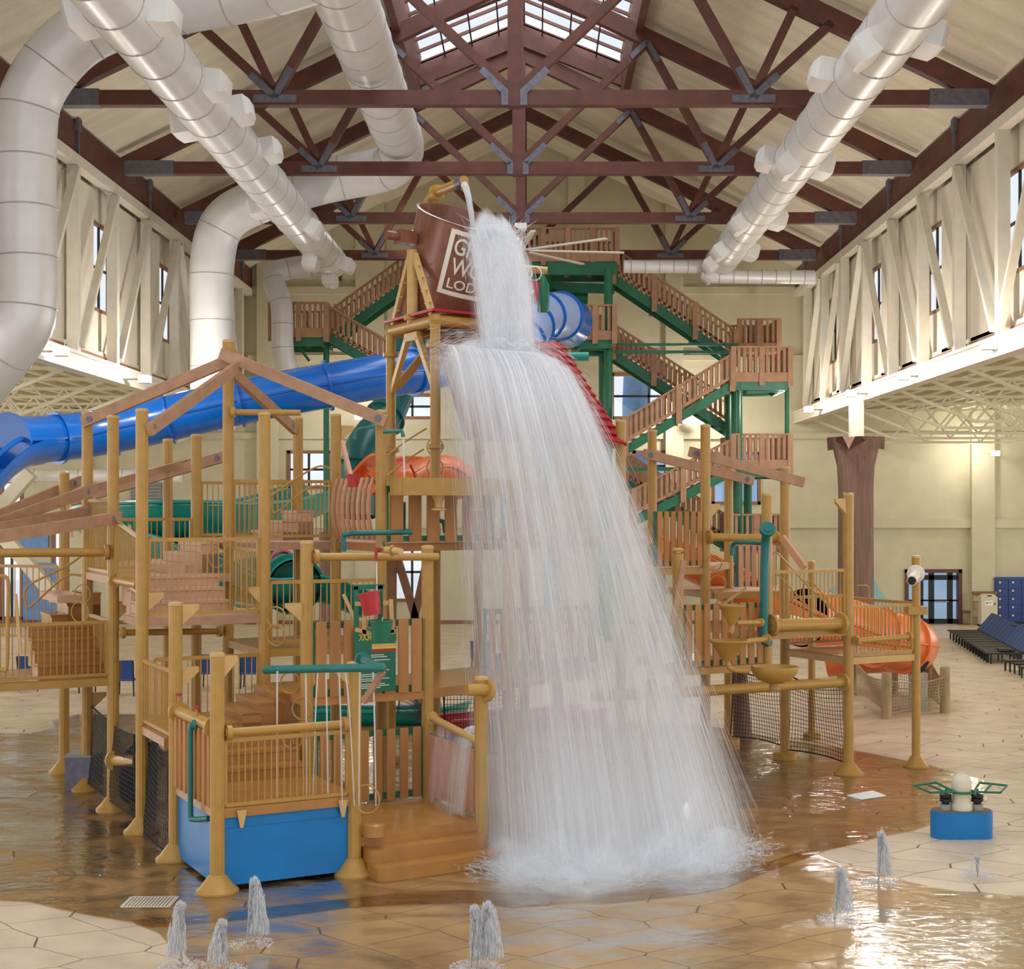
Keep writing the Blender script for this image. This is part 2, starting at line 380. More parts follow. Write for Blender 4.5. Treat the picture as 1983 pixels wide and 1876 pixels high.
# ---- side clerestory walls
half = [YT[0]+(i-3)*BAY/2 for i in range(12)]
half = [h for h in half if h < YB-.5]
for sgn, nm in ((-1, 'left'), (1, 'right')):
    xw = XL if sgn < 0 else XR
    xi = xw-sgn*.1
    wal = struct('wall_'+nm, M().box(min(xw+sgn*.45, xw+sgn*.52), max(xw+sgn*.45, xw+sgn*.52), YF, YB, 9.2, 11.2).box(min(xw+sgn*.45, xw+sgn*.52), max(xw+sgn*.45, xw+sgn*.52), YF, YB, 13.9, 16.2), 'panel_cream')
    # solid wall between windows
    wy = sorted([h for i, h in enumerate(half) if any(abs(h-t) < .1 for t in YT+[YT[0]-BAY])])
    y0 = YF
    xa, xb = sorted((xw+sgn*.45, xw+sgn*.52))
    for w in wy+[None]:
        y1 = (w-1.0) if w else YB
        part('wall_section', M().box(xa, xb, y0, y1, 11.2, 13.9), 'panel_cream', wal)
        if w: y0 = w+1.0
    for k, w in enumerate(wy):
        wi = link('window_%d' % (2+k+(10 if sgn > 0 else 0)), None); 
        fr = M()
        for (ya, yb, za, zb) in ((w-1, w-.9, 11.2, 13.9), (w+.9, w+1, 11.2, 13.9), (w-1, w+1, 13.8, 13.9), (w-1, w+1, 11.2, 11.3)):
            fr.box(min(xw+sgn*.42, xw+sgn*.53), max(xw+sgn*.42, xw+sgn*.53), ya, yb, za, zb)
        bpy.data.objects.remove(wi)
        wi = link('window_%d' % (2+k+(10 if sgn > 0 else 0)), fr.mesh('window_frame', 'trim_brown')); wi['kind'] = 'structure'
        part('mullion', M().box(xa, xb, w-.03, w+.03, 11.2, 13.9).box(xa, xb, w-.9, w+.9, 12.5, 12.56), 'black', wi)
        part('pane', M().box(xa+.03, xa+.04, w-.9, w+.9, 11.3, 13.8), 'glass', wi)
    for i in range(len(half)):
        ya = half[i]+.12; yb = (half[i+1] if i+1 < len(half) else YB)-.12
        xs = sorted((xw+sgn*.3, xw+sgn*.44))
        isw = lambda yy: any(abs(yy-w) < .3 for w in wy)
        a = ya+(1.0 if isw(half[i]) else .1); b = yb-(1.0 if i+1 < len(half) and isw(half[i+1]) else .1)
        part('wall_panel', M().box(xs[0], xs[1], a, b, 9.85, 14.75), 'panel_cream', wal)
        part('panel_trim', M().box(xs[0]-.03, xs[1]+.03, ya, yb, 9.65, 9.83), 'trim_brown', wal)
    # steel frame of the clerestory: a truss in the plane of the wall
    st = thing('wall_truss', 'cream steel wall truss with slanted struts along the %s clerestory' % nm, 'steel frame', (xw, YF, 9.0))
    a, b = sorted((xw-sgn*.12, xw+sgn*.2))
    part('bottom_beam', M().box(a-.05, b+.05, YF, YB, 9.05, 9.15).box(a, b, YF, YB, 9.15, 9.5).box(a-.05, b+.05, YF, YB, 9.5, 9.6), 'steel_cream', st)
    part('top_beam', M().box(a, b, YF, YB, 14.8, 15.1), 'steel_cream', st)
    for i, h in enumerate(half):
        part('post', M().box(a, b, h-.13, h+.13, 9.6, 14.8), 'steel_cream', st)
    for i in range(len(half)-1):
        # columns stand at YT[2] and YT[2]-4*BAY/2*2 ; struts fall from the columns toward mid span
        k = round((half[i]-YT[2])/(BAY/2)) % 8
        hi, lo = (half[i], half[i+1]) if k in (0, 1, 2, 3) else (half[i+1], half[i])
        part('strut', M().bar((xi, hi+(.2 if lo > hi else -.2), 14.7), (xi, lo-(.2 if lo > hi else -.2), 9.75), .14, .22, (1, 0, 0)), 'steel_cream', st)
    eb = thing('eave_beam', 'long brown glued timber beam under the %s roof edge' % nm, 'beam', (xw, YF, 15.1))
    xs = sorted((xw-sgn*.05, xw+sgn*.3))
    part('beam', M().box(xs[0], xs[1], YF, YB, 15.12, 16.0), 'glulam', eb)
    for i, h in enumerate(half):
        if not any(abs(h-t) < .1 for t in YT):
            part('hanger_strap', M().box(*sorted((xw-sgn*.12, xw-sgn*.05)), h-.06, h+.06, 15.1, 15.95).box(*sorted((xw-sgn*.15, xw-sgn*.05)), h-.16, h+.16, 15.75, 16.1), 'gusset', eb)
# aisles
ac = M(); 
for sgn in (-1, 1):
    xw = XL if sgn < 0 else XR
    xs = sorted((xw+sgn*.3, sgn*30.5)); ac.box(xs[0], xs[1], YF-2, YB, 9.75, 9.95)
    for k in range(20):
        x = xw+sgn*(.8+k*.9); ac.box(x-.12, x+.12, YF-2, YB, 9.62, 9.75)
a2 = struct('ceiling_aisle', ac, 'joist')
ORD = ['nearest', 'second nearest', 'third nearest', 'fourth nearest', 'fifth nearest', 'sixth nearest', 'seventh nearest', 'second farthest', 'farthest', 'last']
def joist(y, sgn, lab):
    xw = XL if sgn < 0 else XR
    t = thing('roof_joist', lab, 'joist', (xw+sgn*.2, y, 9.0), 'open web joists over the %s aisle' % ('left' if sgn < 0 else 'right'))
    x0, x1 = xw+sgn*.2, sgn*30
    part('top_chord', M().bar((x0, y, 9.5), (x1, y, 9.5), .12, .1), 'joist', t)
    part('bottom_chord', M().bar((x0+sgn*2.6, y, 8.1), (x1, y, 8.1), .12, .1), 'joist', t)
    part('brace', M().bar((x0, y, 9.15), (x0+sgn*2.6, y, 8.1), .1, .1), 'joist', t)
    n = 6; w = 2.4
    for i in range(n):
        xa = x0+sgn*(2.6+i*w)
        part('web', M().bar((xa, y, 8.1), (xa+sgn*w/2, y, 9.5), .07, .07), 'joist', t)
        part('web', M().bar((xa+sgn*w/2, y, 9.5), (xa+sgn*w, y, 8.1), .07, .07), 'joist', t)
for i, y in enumerate([h for h in half if h > 30]):
    for s in (-1, 1):
        joist(y, s, 'cream open-web steel joist over the %s aisle, %s from the camera' % ('left' if s < 0 else 'right', ORD[i]))
# outer aisle walls
struct('wall_outer_right', M().box(30.5, 30.8, YF-2, YB, 0, 2.2).box(30.5, 30.8, YF-2, YB, 7.5, 9.9), 'wall_back')
struct('wall_outer_left', M().box(-30.8, -30.5, YF-2, YB, 0, 2.2).box(-30.8, -30.5, YF-2, YB, 7.5, 9.9), 'wall_back')

# ---- back wall with real openings
def wx(px): return (px-VX)*YB/FPX
def wz(py): return EYE-(py-VY)*YB/FPX
holes = [(1183, 1330, 722, 812), (1225, 1293, 872, 932), (1378, 1473, 875, 977), (556, 640, 872, 946), (752, 845, 762, 812), (0, 45, 930, 1200), (100, 163, 1010, 1200), (758, 838, 1050, 1165), (1752, 1862, 1102, 1208)]
HR = [(wx(a), wx(b), wz(d), wz(c)) for a, b, c, d in holes]
HR[-1] = (HR[-1][0], HR[-1][1], 0, HR[-1][3])
xs = sorted(set([-31, 31, -14, 14]+[h[0] for h in HR]+[h[1] for h in HR])); zs_ = sorted(set([0, 10, 24]+[h[2] for h in HR]+[h[3] for h in HR]))
wb = M()
for i in range(len(xs)-1):
    run = None
    for k in range(len(zs_)-1):
        cx, cz = (xs[i]+xs[i+1])/2, (zs_[k]+zs_[k+1])/2
        inside = any(h[0] < cx < h[1] and h[2] < cz < h[3] for h in HR)
        if cz > 10 and abs(cx) > 14: inside = True
        if not inside:
            if run is None: run = zs_[k]
        if (inside or k == len(zs_)-2) and run is not None:
            wb.box(xs[i], xs[i+1], YB, YB+.3, run, zs_[k] if inside else zs_[k+1]); run = None
wbk = struct('wall_back', wb, 'wall_back')
tr = M()
for a, b in ((1288, 1322), (1878, 1922), (500, 540), (690, 745), (140, 170), (1100, 1130)): tr.box(wx(a), wx(b), YB-.35, YB, 0, 22 if abs(wx(a)) < 13 else 9.6)
struct('trim_5', tr, 'wall_back')
tr = M()
for c, d in ((1005, 1022), (838, 850), (556, 570), (688, 698)): tr.box(-31 if c > 800 else -13, 31 if c > 800 else 13, YB-.18, YB, wz(d), wz(c))
struct('trim_6', tr, 'wall_back')
struct('baseboard_back', M().box(-31, HR[-1][0]-.1, YB-.1, YB, 0, .15), 'trim_brown')
for k, h in enumerate(HR[:-1]):
    f = M(); t = .14
    for r in ((h[0], h[1], h[2], h[2]+t), (h[0], h[1], h[3]-t, h[3]), (h[0], h[0]+t, h[2], h[3]), (h[1]-t, h[1], h[2], h[3])): f.box(r[0], r[1], YB-.06, YB+.2, r[2], r[3])
    w = struct('window_%d' % (30+k), f, 'trim_brown')
    mx = (h[0]+h[1])/2; mz = (h[2]+h[3])/2
    part('mullion', M().box(mx-.05, mx+.05, YB, YB+.1, h[2], h[3]).box(h[0], h[1], YB, YB+.1, mz-.05, mz+.05), 'black', w)
    for (a, b) in ((h[0]+t, mx-.05), (mx+.05, h[1]-t)): part('pane', M().box(a, b, YB+.04, YB+.06, h[2]+t, h[3]-t), 'glass_blue' if k in (1, 2) else 'glass', w)
# outside: blue-grey slide tube and snowy ground beyond the windows
struct('ground_outside', M().box(-60, 60, YB+.4, YB+60, -.4, -.1), 'white')
solo('outdoor_slide_tube', M().tube(smooth_path([P(1236, 1000, 74), P(1240, 700, 74), P(1330, 760, 76)]), .7, 14), 'mural_blue', 'pale blue tube standing outside behind the upper rear window', 'slide')
solo('entrance_mural', M().box(wx(5), wx(95), YB-.12, YB-.02, wz(1060), wz(1000)).box(wx(46), wx(110), YB-.12, YB-.02, wz(1200), wz(1090)), 'mural_blue', 'blue painted panel on the rear wall at the far left', 'mural')
# mountain mural on the right
mm = M(); hts = [0, 12, 38, 30, 46, 70, 60, 40, 42, 78, 92, 70, 48, 40, 30]
pts = [(wx(1540), YB-.02, .2)]+[(wx(1540+i*14.5), YB-.02, wz(1205-hts[i]*1.0)) for i in range(15)]+[(wx(1748), YB-.02, .2)]
mm.prism(pts, (0, -.02, 0)); solo('mountain_mural', mm, 'mural_teal', 'pale blue painted mountain outline low on the rear wall beside the door', 'mural')
# entrance door on the right
h = HR[-1]
f = M().box(h[0], h[0]+.16, YB-.1, YB+.3, 0, h[3]).box(h[1]-.16, h[1], YB-.1, YB+.3, 0, h[3]).box(h[0], h[1], YB-.1, YB+.3, h[3]-.16, h[3])
dr = struct('door_1', f, 'door_frame')
lf = M(); xs_ = [h[0]+.16, wx(1783), wx(1802), wx(1838), wx(1848), h[1]-.16]
for x in (wx(1783), wx(1804), wx(1840)): lf.box(x-.12, x+.12, YB, YB+.12, 0, h[3]-.16)
for z in (.12, 2.1, 1.05): lf.box(h[0]+.16, h[1]-.16, YB, YB+.12, z-(.12 if z != 1.05 else .04), z+(.1 if z != 1.05 else .04))
part('leaf_frame', lf, 'black', dr)
part('pane', M().box(h[0]+.16, h[1]-.16, YB+.05, YB+.07, 0, h[3]-.16), 'glass_blue', dr)
part('push_bar', M().tube([(wx(1810), YB-.06, 1.0), (wx(1836), YB-.06, 1.0)], .03, 6), 'grey', dr)
vb = M().box(h[0]-1, h[1]+1, YB+4, YB+4.2, 0, 3.2); pass
# stone wainscot, stones one by one
ws = struct('trim_7', M().box(wx(1878), wx(1922), YB-.5, YB-.42, 0, wz(1149)).box(wx(1863), wx(1878), YB-.1, YB-.02, 0, wz(1186)), 'stone')
part('cap', M().box(wx(1877), wx(1923), YB-.6, YB-.38, wz(1149), wz(1144)).box(wx(1862), wx(1879), YB-.16, YB-.02, wz(1186), wz(1182)), 'trim_brown', ws)
z = .03; r = random.Random(3)
while z < wz(1149)-.1:
    hh = r.uniform(.26, .4); x = wx(1879)
    while x < wx(1921)-.1:
        w = min(r.uniform(.25, .5), wx(1921)-x); zt = min(z+hh-.02, wz(1149))
        part('stone', M().box(x, x+w-.02, YB-.56-r.uniform(0, .03), YB-.49, z, zt), 'stone', ws); x += w
    z += hh
# palm trunk column and steel post
pc = thing('palm_column', 'brown palm trunk column with flared split top under the right clerestory', 'column', (11.45, 52.7, 0))
pr = [(.62, 0), (.64, 1), (.62, 5.9), (.66, 6.7), (.8, 7.35), (1.02, 7.75)]
b = M().lathe(pr, (11.45, 52.7, 0), 28)
for k in range(28):
    if k % 7 == 5:
        for q in (k,): 
            x, y, zz = b.v[5*28+q]; b.v[5*28+q] = (x, y, zz-.45)
part('trunk', b, 'palm', pc)
part('steel_post', M().box(11.25, 11.7, 52.5, 52.95, 7.2, 9.05), 'steel_cream', pc)
pc2 = None and dup(pc, (-12.5, 52.7, 0), 'brown palm trunk column under the left clerestory, behind the play posts')
# left column brace (white diagonal)
solo('diagonal_brace', M().bar(P(-60, 960, 58), P(112, 1160, 58), .5, .45, (0, 1, 0)), 'steel_cream', 'thick cream diagonal brace crossing the far left windows', 'brace')
solo('upper_brace', M().bar(P(-20, 1005, 59), P(60, 915, 59), .5, .45, (0, 1, 0)), 'steel_cream', 'short cream brace sloping down left of the blue slide mouth', 'brace')

# ---- floodlights and wall lamps
def lamp(px, py, Y, label, up=True, pw=380):
    c = P(px, py, Y); t = thing('floodlight', label, 'light', c, 'floodlights')
    part('housing', M().box(c.x-.18, c.x+.18, c.y-.1, c.y+.14, c.z-.12, c.z+.1), 'grey', t)
    part('lens', M().box(c.x-.16, c.x+.16, c.y-.14, c.y-.1, c.z-.1, c.z+.12), 'lamp_glow', t)
    q = c+V(1.3 if c.x > 0 else -1.3, 0, 0) if abs(c.x) > 9 and Y < 62 else V(c.x, YB, c.z)
    part('mounting_arm', M().bar(c+V(0, .05, 0), q+V(0, .05, 0), .05, .05), 'grey', t)
    l = bpy.data.lights.new('lamp', 'POINT'); l.energy = pw; l.color = (1, .95, .88); l.shadow_soft_size = .2
    o = bpy.data.objects.new('lamp', l); COL.objects.link(o); o.parent = t; o.location = ((1.1 if c.x < 0 else -1.1) if abs(c.x) > 9 else 0, -.5, .2)
lamp(118, 680, 37.5, 'floodlight on the left wall beam beside the big white duct'); lamp(280, 734, 45.5, 'floodlight on the left wall beam above the blue slide')
lamp(1915, 668, 37.3, 'floodlight on the right wall beam nearest the camera'); lamp(1750, 728, 45, 'floodlight on the right wall beam, second from the camera')
lamp(1648, 762, 51.8, 'floodlight on the right wall beam over the palm column'); lamp(1566, 793, 60, 'floodlight on the right wall beam nearest the stair tower')
lamp(1927, 878, 65.5, 'bright wall lamp high on the rear wall above the lockers', pw=150); lamp(1329, 815, 65.5, 'bright wall lamp behind the stair tower on a pilaster')
lamp(695, 808, 64, 'bright wall lamp beside the dark green tube slide'); lamp(793, 453, 60, 'small lamp under the roof left of the bucket', pw=60)

# ================================================================= DUCTS
def seams(pts, r, step, parent, w=.018):
    d = 0; prev = pts[0]; nxt = step*.5
    for p in pts[1:]:
        seg = (p-prev).length
        while nxt <= d+seg:
            q = prev+(p-prev)*((nxt-d)/seg); part('seam', M().ring(q, r+.002, w, p-prev, 28, 5), 'duct_seam', parent); nxt += step
        d += seg; prev = p
def duct(path, r, label, step=1.25, n=28, name='air_duct'):
    t = thing(name, label, 'duct', path[0])
    part('pipe', M().tube(path, r, n), 'duct', t); seams(path, r, step, t); return t
def diffusers(t, cx, cz, r, items):
    for y, ang in items:
        a = math.radians(ang); d = Vector((math.cos(a), 0, math.sin(a))); s = Vector((-d.z, 0, d.x))
        c = Vector((cx, y, cz))+d*(r-.05); b = M()
        def sec(o, w, l): return [c+d*o-s*w+Vector((0, -l, 0)), c+d*o+s*w+Vector((0, -l, 0)), c+d*o+s*w+Vector((0, l, 0)), c+d*o-s*w+Vector((0, l, 0))]
        R = sec(0, .26, .5)+sec(.36, .26, .5)+sec(.48, .17, .32)
        b.add(R, [(0, 1, 5, 4), (1, 2, 6, 5), (2, 3, 7, 6), (3, 0, 4, 7), (4, 5, 9, 8), (5, 6, 10, 9), (6, 7, 11, 10), (7, 4, 8, 11), (8, 9, 10, 11), (3, 2, 1, 0)])
        part('diffuser', b, 'white', t)
d1 = duct([V(-7.97, 22, 14.8), V(-7.97, 57.4, 14.8)], .62, 'long white round duct on the left running back over the play structure', 1.6)
diffusers(d1, -7.97, 14.8, .62, [(28.5, -5), (28.2, 195), (33.2, -5), (36, 10), (40, 10), (36.5, 190), (48.5, -30), (53, -100), (56.5, -20), (46, 195), (57, -90)])
d2 = duct([V(7.16, 22, 14.8), V(7.16, 57.4, 14.8)], .6, 'long white round duct on the right running back under the trusses', 1.6)
diffusers(d2, 7.16, 14.8, .6, [(29.5, 215), (29.5, -15), (33, 170), (41, 170), (39, 225), (40.5, -15), (48, -15), (47.5, 215), (52.5, 215), (54, -15), (55.5, 215), (57, 230)])
d3 = duct(smooth_path([V(-4.28, 22, 16.7), V(-4.28, 34, 16.7), V(-4.28, 43, 16.7), V(-4.28, 46.6, 16.6), V(-4.9, 48.0, 16.3), V(-7, 48.2, 15.9), V(-9.0, 48.2, 15.3), V(-10.2, 48.2, 14.6), V(-10.6, 48.2, 13.3), V(-10.6, 48.2, 11), V(-10.6, 48.2, 7.8)], 6), .72,
     'white duct from beside the skylight that turns left and drops down by the wall', 1.5)
d4 = duct(smooth_path([V(-4.28, 31.3, 16.75), V(-6, 32.2, 16.6), V(-8.8, 32.6, 16.2), V(-10.2, 32.6, 15.6), V(-11.1, 32.6, 14.5), V(-11.3, 32.6, 13.4), V(-11.3, 32.6, 11.6), V(-11.3, 32.6, 9.8), V(-11.5, 32.6, 9.1), V(-12.6, 33, 7.9)], 6), .66,
     'big white duct dropping down at the far left edge', 1.1)
d5 = duct(smooth_path([P(625, 512, 57.2), P(560, 520, 57.2), P(528, 535, 57), P(545, 590, 56.8), P(548, 680, 56.8), P(562, 730, 57)], 6), .42, 'slim white branch duct bending down from the end of the left duct', .9)
d6 = duct([P(1208, 516, 57), P(1380, 517, 57)], .25, 'thin white cross duct left of the right duct end', .55)
d7 = duct([P(1378, 535, 57), P(1577, 537, 57)], .27, 'thin white cross duct reaching from the right duct end to the wall', .55)
d8 = duct([P(-60, 922, 60), P(262, 920, 60), P(350, 922, 60)], .27, 'low horizontal white duct on the far left rear wall', 1.8)
lv = thing('wall_louver', 'grey louvered vent on the left rear wall behind the teal slide', 'vent', P(283, 960, YB-.3))
part('frame', M().box(wx(254), wx(316), YB-.15, YB-.02, wz(985), wz(932)), 'grey', lv)
for k in range(8): part('slat', M().box(wx(256), wx(314), YB-.24, YB-.15, wz(983-6.3*k), wz(980-6.3*k)), 'grey', lv)
# ================================================================= CEILING FAN
fc = V(CX, 52.71, 14.45); fan = thing('ceiling_fan', 'huge pale ceiling fan with long thin blades under the third truss', 'fan', fc)
part('mount', M().box(CX-.22, CX+.22, 52.5, 52.9, 15.2, 15.4).lathe([(.2, 15.2), (.08, 15.0), (.08, 14.7), (.22, 14.5), (.22, 14.42)], (CX, 52.71, 0), 14), 'white', fan)
part('motor', M().lathe([(.12, 14.5), (.3, 14.48), (.3, 14.36), (.12, 14.34)], (CX, 52.71, 0), 18), 'grey', fan)
for k in range(8):
    a = 2*math.pi*k/8+.12; d = Vector((math.cos(a), math.sin(a), 0)); part('blade', M().bar(fc+d*.25, fc+d*3.75, .17, .05), 'cream_paint', fan)
# ================================================================= PLAY STRUCTURE
U = V(1.74, .93, 0); Vv = V(-1.01, 1.84, 0); UN = U.normalized(); VN = Vv.normalized()
PO = {}
def post(key, px, Y, ztop, label, base='bell', z0=0.0, fluted=True, r=.1, brackets=(), group='ochre play structure posts'):
    c = PZ(px, Y, 0); PO[key] = c
    t = thing('support_post', label, 'post', (c.x, c.y, z0), group)
    b = M(); n = 24
    if fluted:
        vs = []
        for z in (z0, ztop):
            for k in range(n):
                a = 2*math.pi*k/n; rr = r*(1 if k % 2 else .93); vs.append((c.x+rr*math.cos(a), c.y+rr*math.sin(a), z))
        b.add(vs, [(k, (k+1) % n, n+(k+1) % n, n+k) for k in range(n)]+[tuple(range(n-1, -1, -1)), tuple(range(n, 2*n))])
    else: b.lathe([(r, z0), (r, ztop)], (c.x, c.y, 0), n)
    part('shaft', b, 'ochre', t)
    part('cap', M().lathe([(r*1.04, ztop-.02), (r*1.04, ztop+.02), (r*.6, ztop+.035)], (c.x, c.y, 0), 18), 'ochre_light', t)
    if base == 'bell':
        part('base_cone', M().lathe([(r*2.9, .0), (r*2.9, .04), (r*2.3, .09), (r*1.15, .24), (r*1.02, .25)], (c.x, c.y, 0), 24), 'ochre', t)
    elif base == 'flange': part('base_flange', M().lathe([(r*2.5, 0), (r*2.5, .14), (r*1.1, .16)], (c.x, c.y, 0), 20), 'ochre', t)
    for z, s in brackets:                                # triangular wing bracket
        d = UN*s; p = c+V(0, 0, z)
        part('bracket', M().prism([p+d*(r-.01)-VN*.04, p+d*(r+.24)-VN*.04, p+d*(r+.24)+V(0, 0, -.07)-VN*.04, p+d*(r-.01)+V(0, 0, -.3)-VN*.04], VN*.08), 'ochre_light', t)
    return t
post('A', 421, 19.95, 3.22, 'ochre round post at the front corner of the blue box, nearest the camera', brackets=[(3.2, .8)])
post('B', 686, 20.88, 3.0, 'ochre post between the blue box and the low steps, holding the teal spray pipe', brackets=[(3.0, -1)])
post('W', 932, 21.95, 2.67, 'short fluted ochre post with a stub cap beside the falling water', base=None)
post('C', 340, 21.79, 3.79, 'ochre post at the rear left corner of the blue box', brackets=[(3.78, 1), (2.85, 1)])
post('D', 275, 23.63, 6.78, 'tall ochre post rising from the black net, first tall one left of the box', brackets=[(3.85, 1)])
post('E', 219, 25.4, 6.78, 'tall ochre post at the right end of the low left platform', brackets=[(3.6, 1), (1.2, 1)])
post('F', 169, 27.2, 6.97, 'tall ochre post with two brown beams bolted to its upper half', brackets=[(1.8, 1)])
post('Gp', 124, 29.0, 5.9, 'ochre post near the small grey pump box at the far left')
post('L11', 594, 22.72, 4.68, 'weathered ochre post behind the blue box, streaked pale by water', base=None, z0=0, brackets=[(3.75, -1), (2.75, .9)])
post('L12', 512, 24.56, 6.78, 'tall ochre post in front of the pinkish stairs, left of the slat panels', base='flange', brackets=[(3.9, -.8)])
post('L13', 442, 26.4, 8.2, 'tallest ochre post where four brown roof beams meet', base='flange')
post('L14', 380, 28.24, 6.6, 'ochre post behind the upper pink stairs, left of the tallest post', base='flange')
post('L15', 325, 30.08, 6.6, 'ochre post beside the teal slide, farthest back on the left', base='flange')
post('L21', 828, 23.65, 4.58, 'ochre post with two bolts at the right end of the green sign panel', base='flange')
post('L22', 738, 25.49, 6.88, 'fluted ochre post with a brown beam bolted near its top beside the tower', base='flange')
post('L23', 650, 27.33, 6.93, 'ochre post with a small wing bracket left of the curved slat screen', base='flange', brackets=[(6.75, 1)])
post('L24', 577, 29.17, 6.99, 'ochre post at the low end of the rear brown roof beam', base='flange')
for k, (px, Y, lb) in {'T2': (843, 28.4, 'front left leg of the bucket tower, half veiled by spray'), 'T1': (757, 30.2, 'rear left leg of the bucket tower with pipe collars'),
                       'T3': (1016, 29.8, 'front right leg of the bucket tower, hidden in the falling water'), 'T4': (926, 31.6, 'rear right leg of the bucket tower, behind the stream')}.items():
    t = post(k, px, Y, 8.75, 'ochre '+lb, base='flange', fluted=False, r=.1, group='bucket tower legs'); c = PO[k]
    for z in (8.35, 6.4): part('collar', M().lathe([(.1, z-.05), (.17, z-.04), (.17, z+.04), (.1, z+.05)], (c.x, c.y, 0), 18), 'ochre', t)
post('R1', 1643, 28.8, 5.48, 'tall plain ochre post right of the black nets, standing in the water', fluted=False, brackets=[(5.4, -1)])
post('R2', 1774, 29.6, 4.23, 'ochre post carrying the open water cannon, farthest right', fluted=False, r=.085)
post('R3', 1520, 30.55, 6.05, 'ochre post between the two black nets, beam across its top', base='flange', fluted=False)
post('R4', 1485, 27.8, 5.47, 'ochre post with a teal pipe clamped along it above the big bowl', base=None, z0=2.2, fluted=False)
post('R5', 1366, 29.7, 6.87, 'tall ochre post at the right end of the upper slat panel', base='flange', fluted=False, brackets=[(5.3, 1)])
post('R6', 1411, 32.5, 6.17, 'ochre post under the lower end of the brown crossbeam, right of the stair tower foot', base='flange')
post('R7', 1202, 28.7, 6.9, 'ochre post at the corner of the red roof', base='flange', fluted=False)
post('R8', 1263, 31.5, 6.86, 'ochre post under the upper end of the left brown crossbeam', base='flange')
post('R9', 1313, 26.8, 4.45, 'ochre post standing half inside the spray beside the lower slat panel', base='bell', fluted=False)
post('R10', 1258, 24.3, 2.4, 'thin dark green pole seen through the falling water', base='bell', fluted=False, r=.06)
post('R11', 1572, 33.2, 4.0, 'short ochre post among the rear stair rails on the right', base='flange', fluted=False, r=.08)

def deck(label, corners, z, col='ochre_light', th=.13):
    c = sum((Vector(p) for p in corners), Vector())/len(corners)
    t = thing('platform_deck', label, 'platform', (c.x, c.y, z-th), 'play structure platforms')
    part('deck_panel', M().prism([V(p[0], p[1], z-.06) for p in corners], (0, 0, .06)), 'pink_step' if z > 2.9 else 'wet_step', t)
    n = len(corners)
    for i in range(n):
        a, b = Vector(corners[i]), Vector(corners[(i+1) % n]); part('edge_beam', M().bar(V(a.x, a.y, z-.08), V(b.x, b.y, z-.08), .08, th), col, t)
    return t
def railing(a, b, z0, label, h=.98, n=None, h2=None, hb=.1, z1=None, m='ochre'):
    """bars between two posts; z1 lets the far end sit at another height"""
    a, b = Vector(a), Vector(b); a = V(a.x, a.y, 0); b = V(b.x, b.y, 0); d = (b-a).normalized(); a = a+d*.11; b = b-d*.11
    z1 = z0 if z1 is None else z1
    t = thing('guard_railing', label, 'railing', (a.x, a.y, z0), 'play structure railings')
    A0, B0 = a+V(0, 0, z0+hb), b+V(0, 0, z1+hb); A1, B1 = a+V(0, 0, z0+h), b+V(0, 0, z1+h)
    part('top_rail', M().bar(A1, B1, .04, .06), m, t); part('bottom_rail', M().bar(A0, B0, .04, .05), m, t)
    part('end_bar', M().bar(A0, A1, .045, .045, d), m, t); part('end_bar', M().bar(B0, B1, .045, .045, d), m, t)
    L = (b-a).length; n = n or max(3, int(L/.105)); me = M().tube([(0, 0, 0), (0, 0, h-hb)], .011, 6).mesh('bar', m)
    for i in range(1, n):
        p = A0.lerp(B0, i/n); link('bar', me, t, p-wloc(t))
    return t
def slats(a, b, z0, z1, label, n=8, col='slat', frame='green', w=None, curve=0, name='slatted_panel'):
    a, b = Vector(a), Vector(b); a = V(a.x, a.y, 0); b = V(b.x, b.y, 0); d = (b-a).normalized(); nn = V(-d.y, d.x, 0)
    if nn.y > 0: nn = -nn
    a = a+d*.1; b = b-d*.1; L = (b-a).length
    t = thing(name, label, 'fence panel', (a.x, a.y, z0), 'slatted play panels')
    for z in (z0+.06, z1-.06): part('frame_rail', M().bar(a+V(0, 0, z), b+V(0, 0, z), .05, .1), frame, t)
    for p in (a, b): part('frame_side', M().bar(p+V(0, 0, z0), p+V(0, 0, z1), .06, .05, d), frame, t)
    pitch = L/n; w = w or pitch*.68
    for i in range(n):
        p = a+d*(pitch*(i+.5))+nn*.05; mb = M(); k = 5 if curve else 1
        for j in range(k):
            f0, f1 = j/k, (j+1)/k
            o0, o1 = [nn*(curve*4*f*(1-f)) for f in (f0, f1)]
            mb.bar(p+o0+V(0, 0, z0+(z1-z0)*f0), p+o1+V(0, 0, z0+(z1-z0)*f1), .035, w, d)
        part('slat', mb, col, t)
    return t
def steps(label, p, dw, dr, n, rise, run, z0, col, solid=.35):
    """n molded treads; p = left front corner on the ground plan, dw = width vector, dr = direction up the flight"""
    p, dw, dr = Vector(p), Vector(dw), Vector(dr).normalized()
    t = thing('staircase', label, 'stairs', (p.x, p.y, z0), 'molded play structure stairs')
    for i in range(n):
        o = V(p.x, p.y, 0)+dr*run*i; zt = z0+rise*(i+1)
        part('step', M().ob(o+V(0, 0, max(z0-.1, zt-solid)), dw, dr*(run*(n-i) if solid > .5 else run+.04), V(0, 0, zt-max(z0-.1, zt-solid)-.03)).ob(o-dr*.025+V(0, 0, zt-.05), dw, dr*(run+.04), V(0, 0, .05)), col, t)
    return t
g = PO; up = lambda v, z: V(v.x, v.y, z)
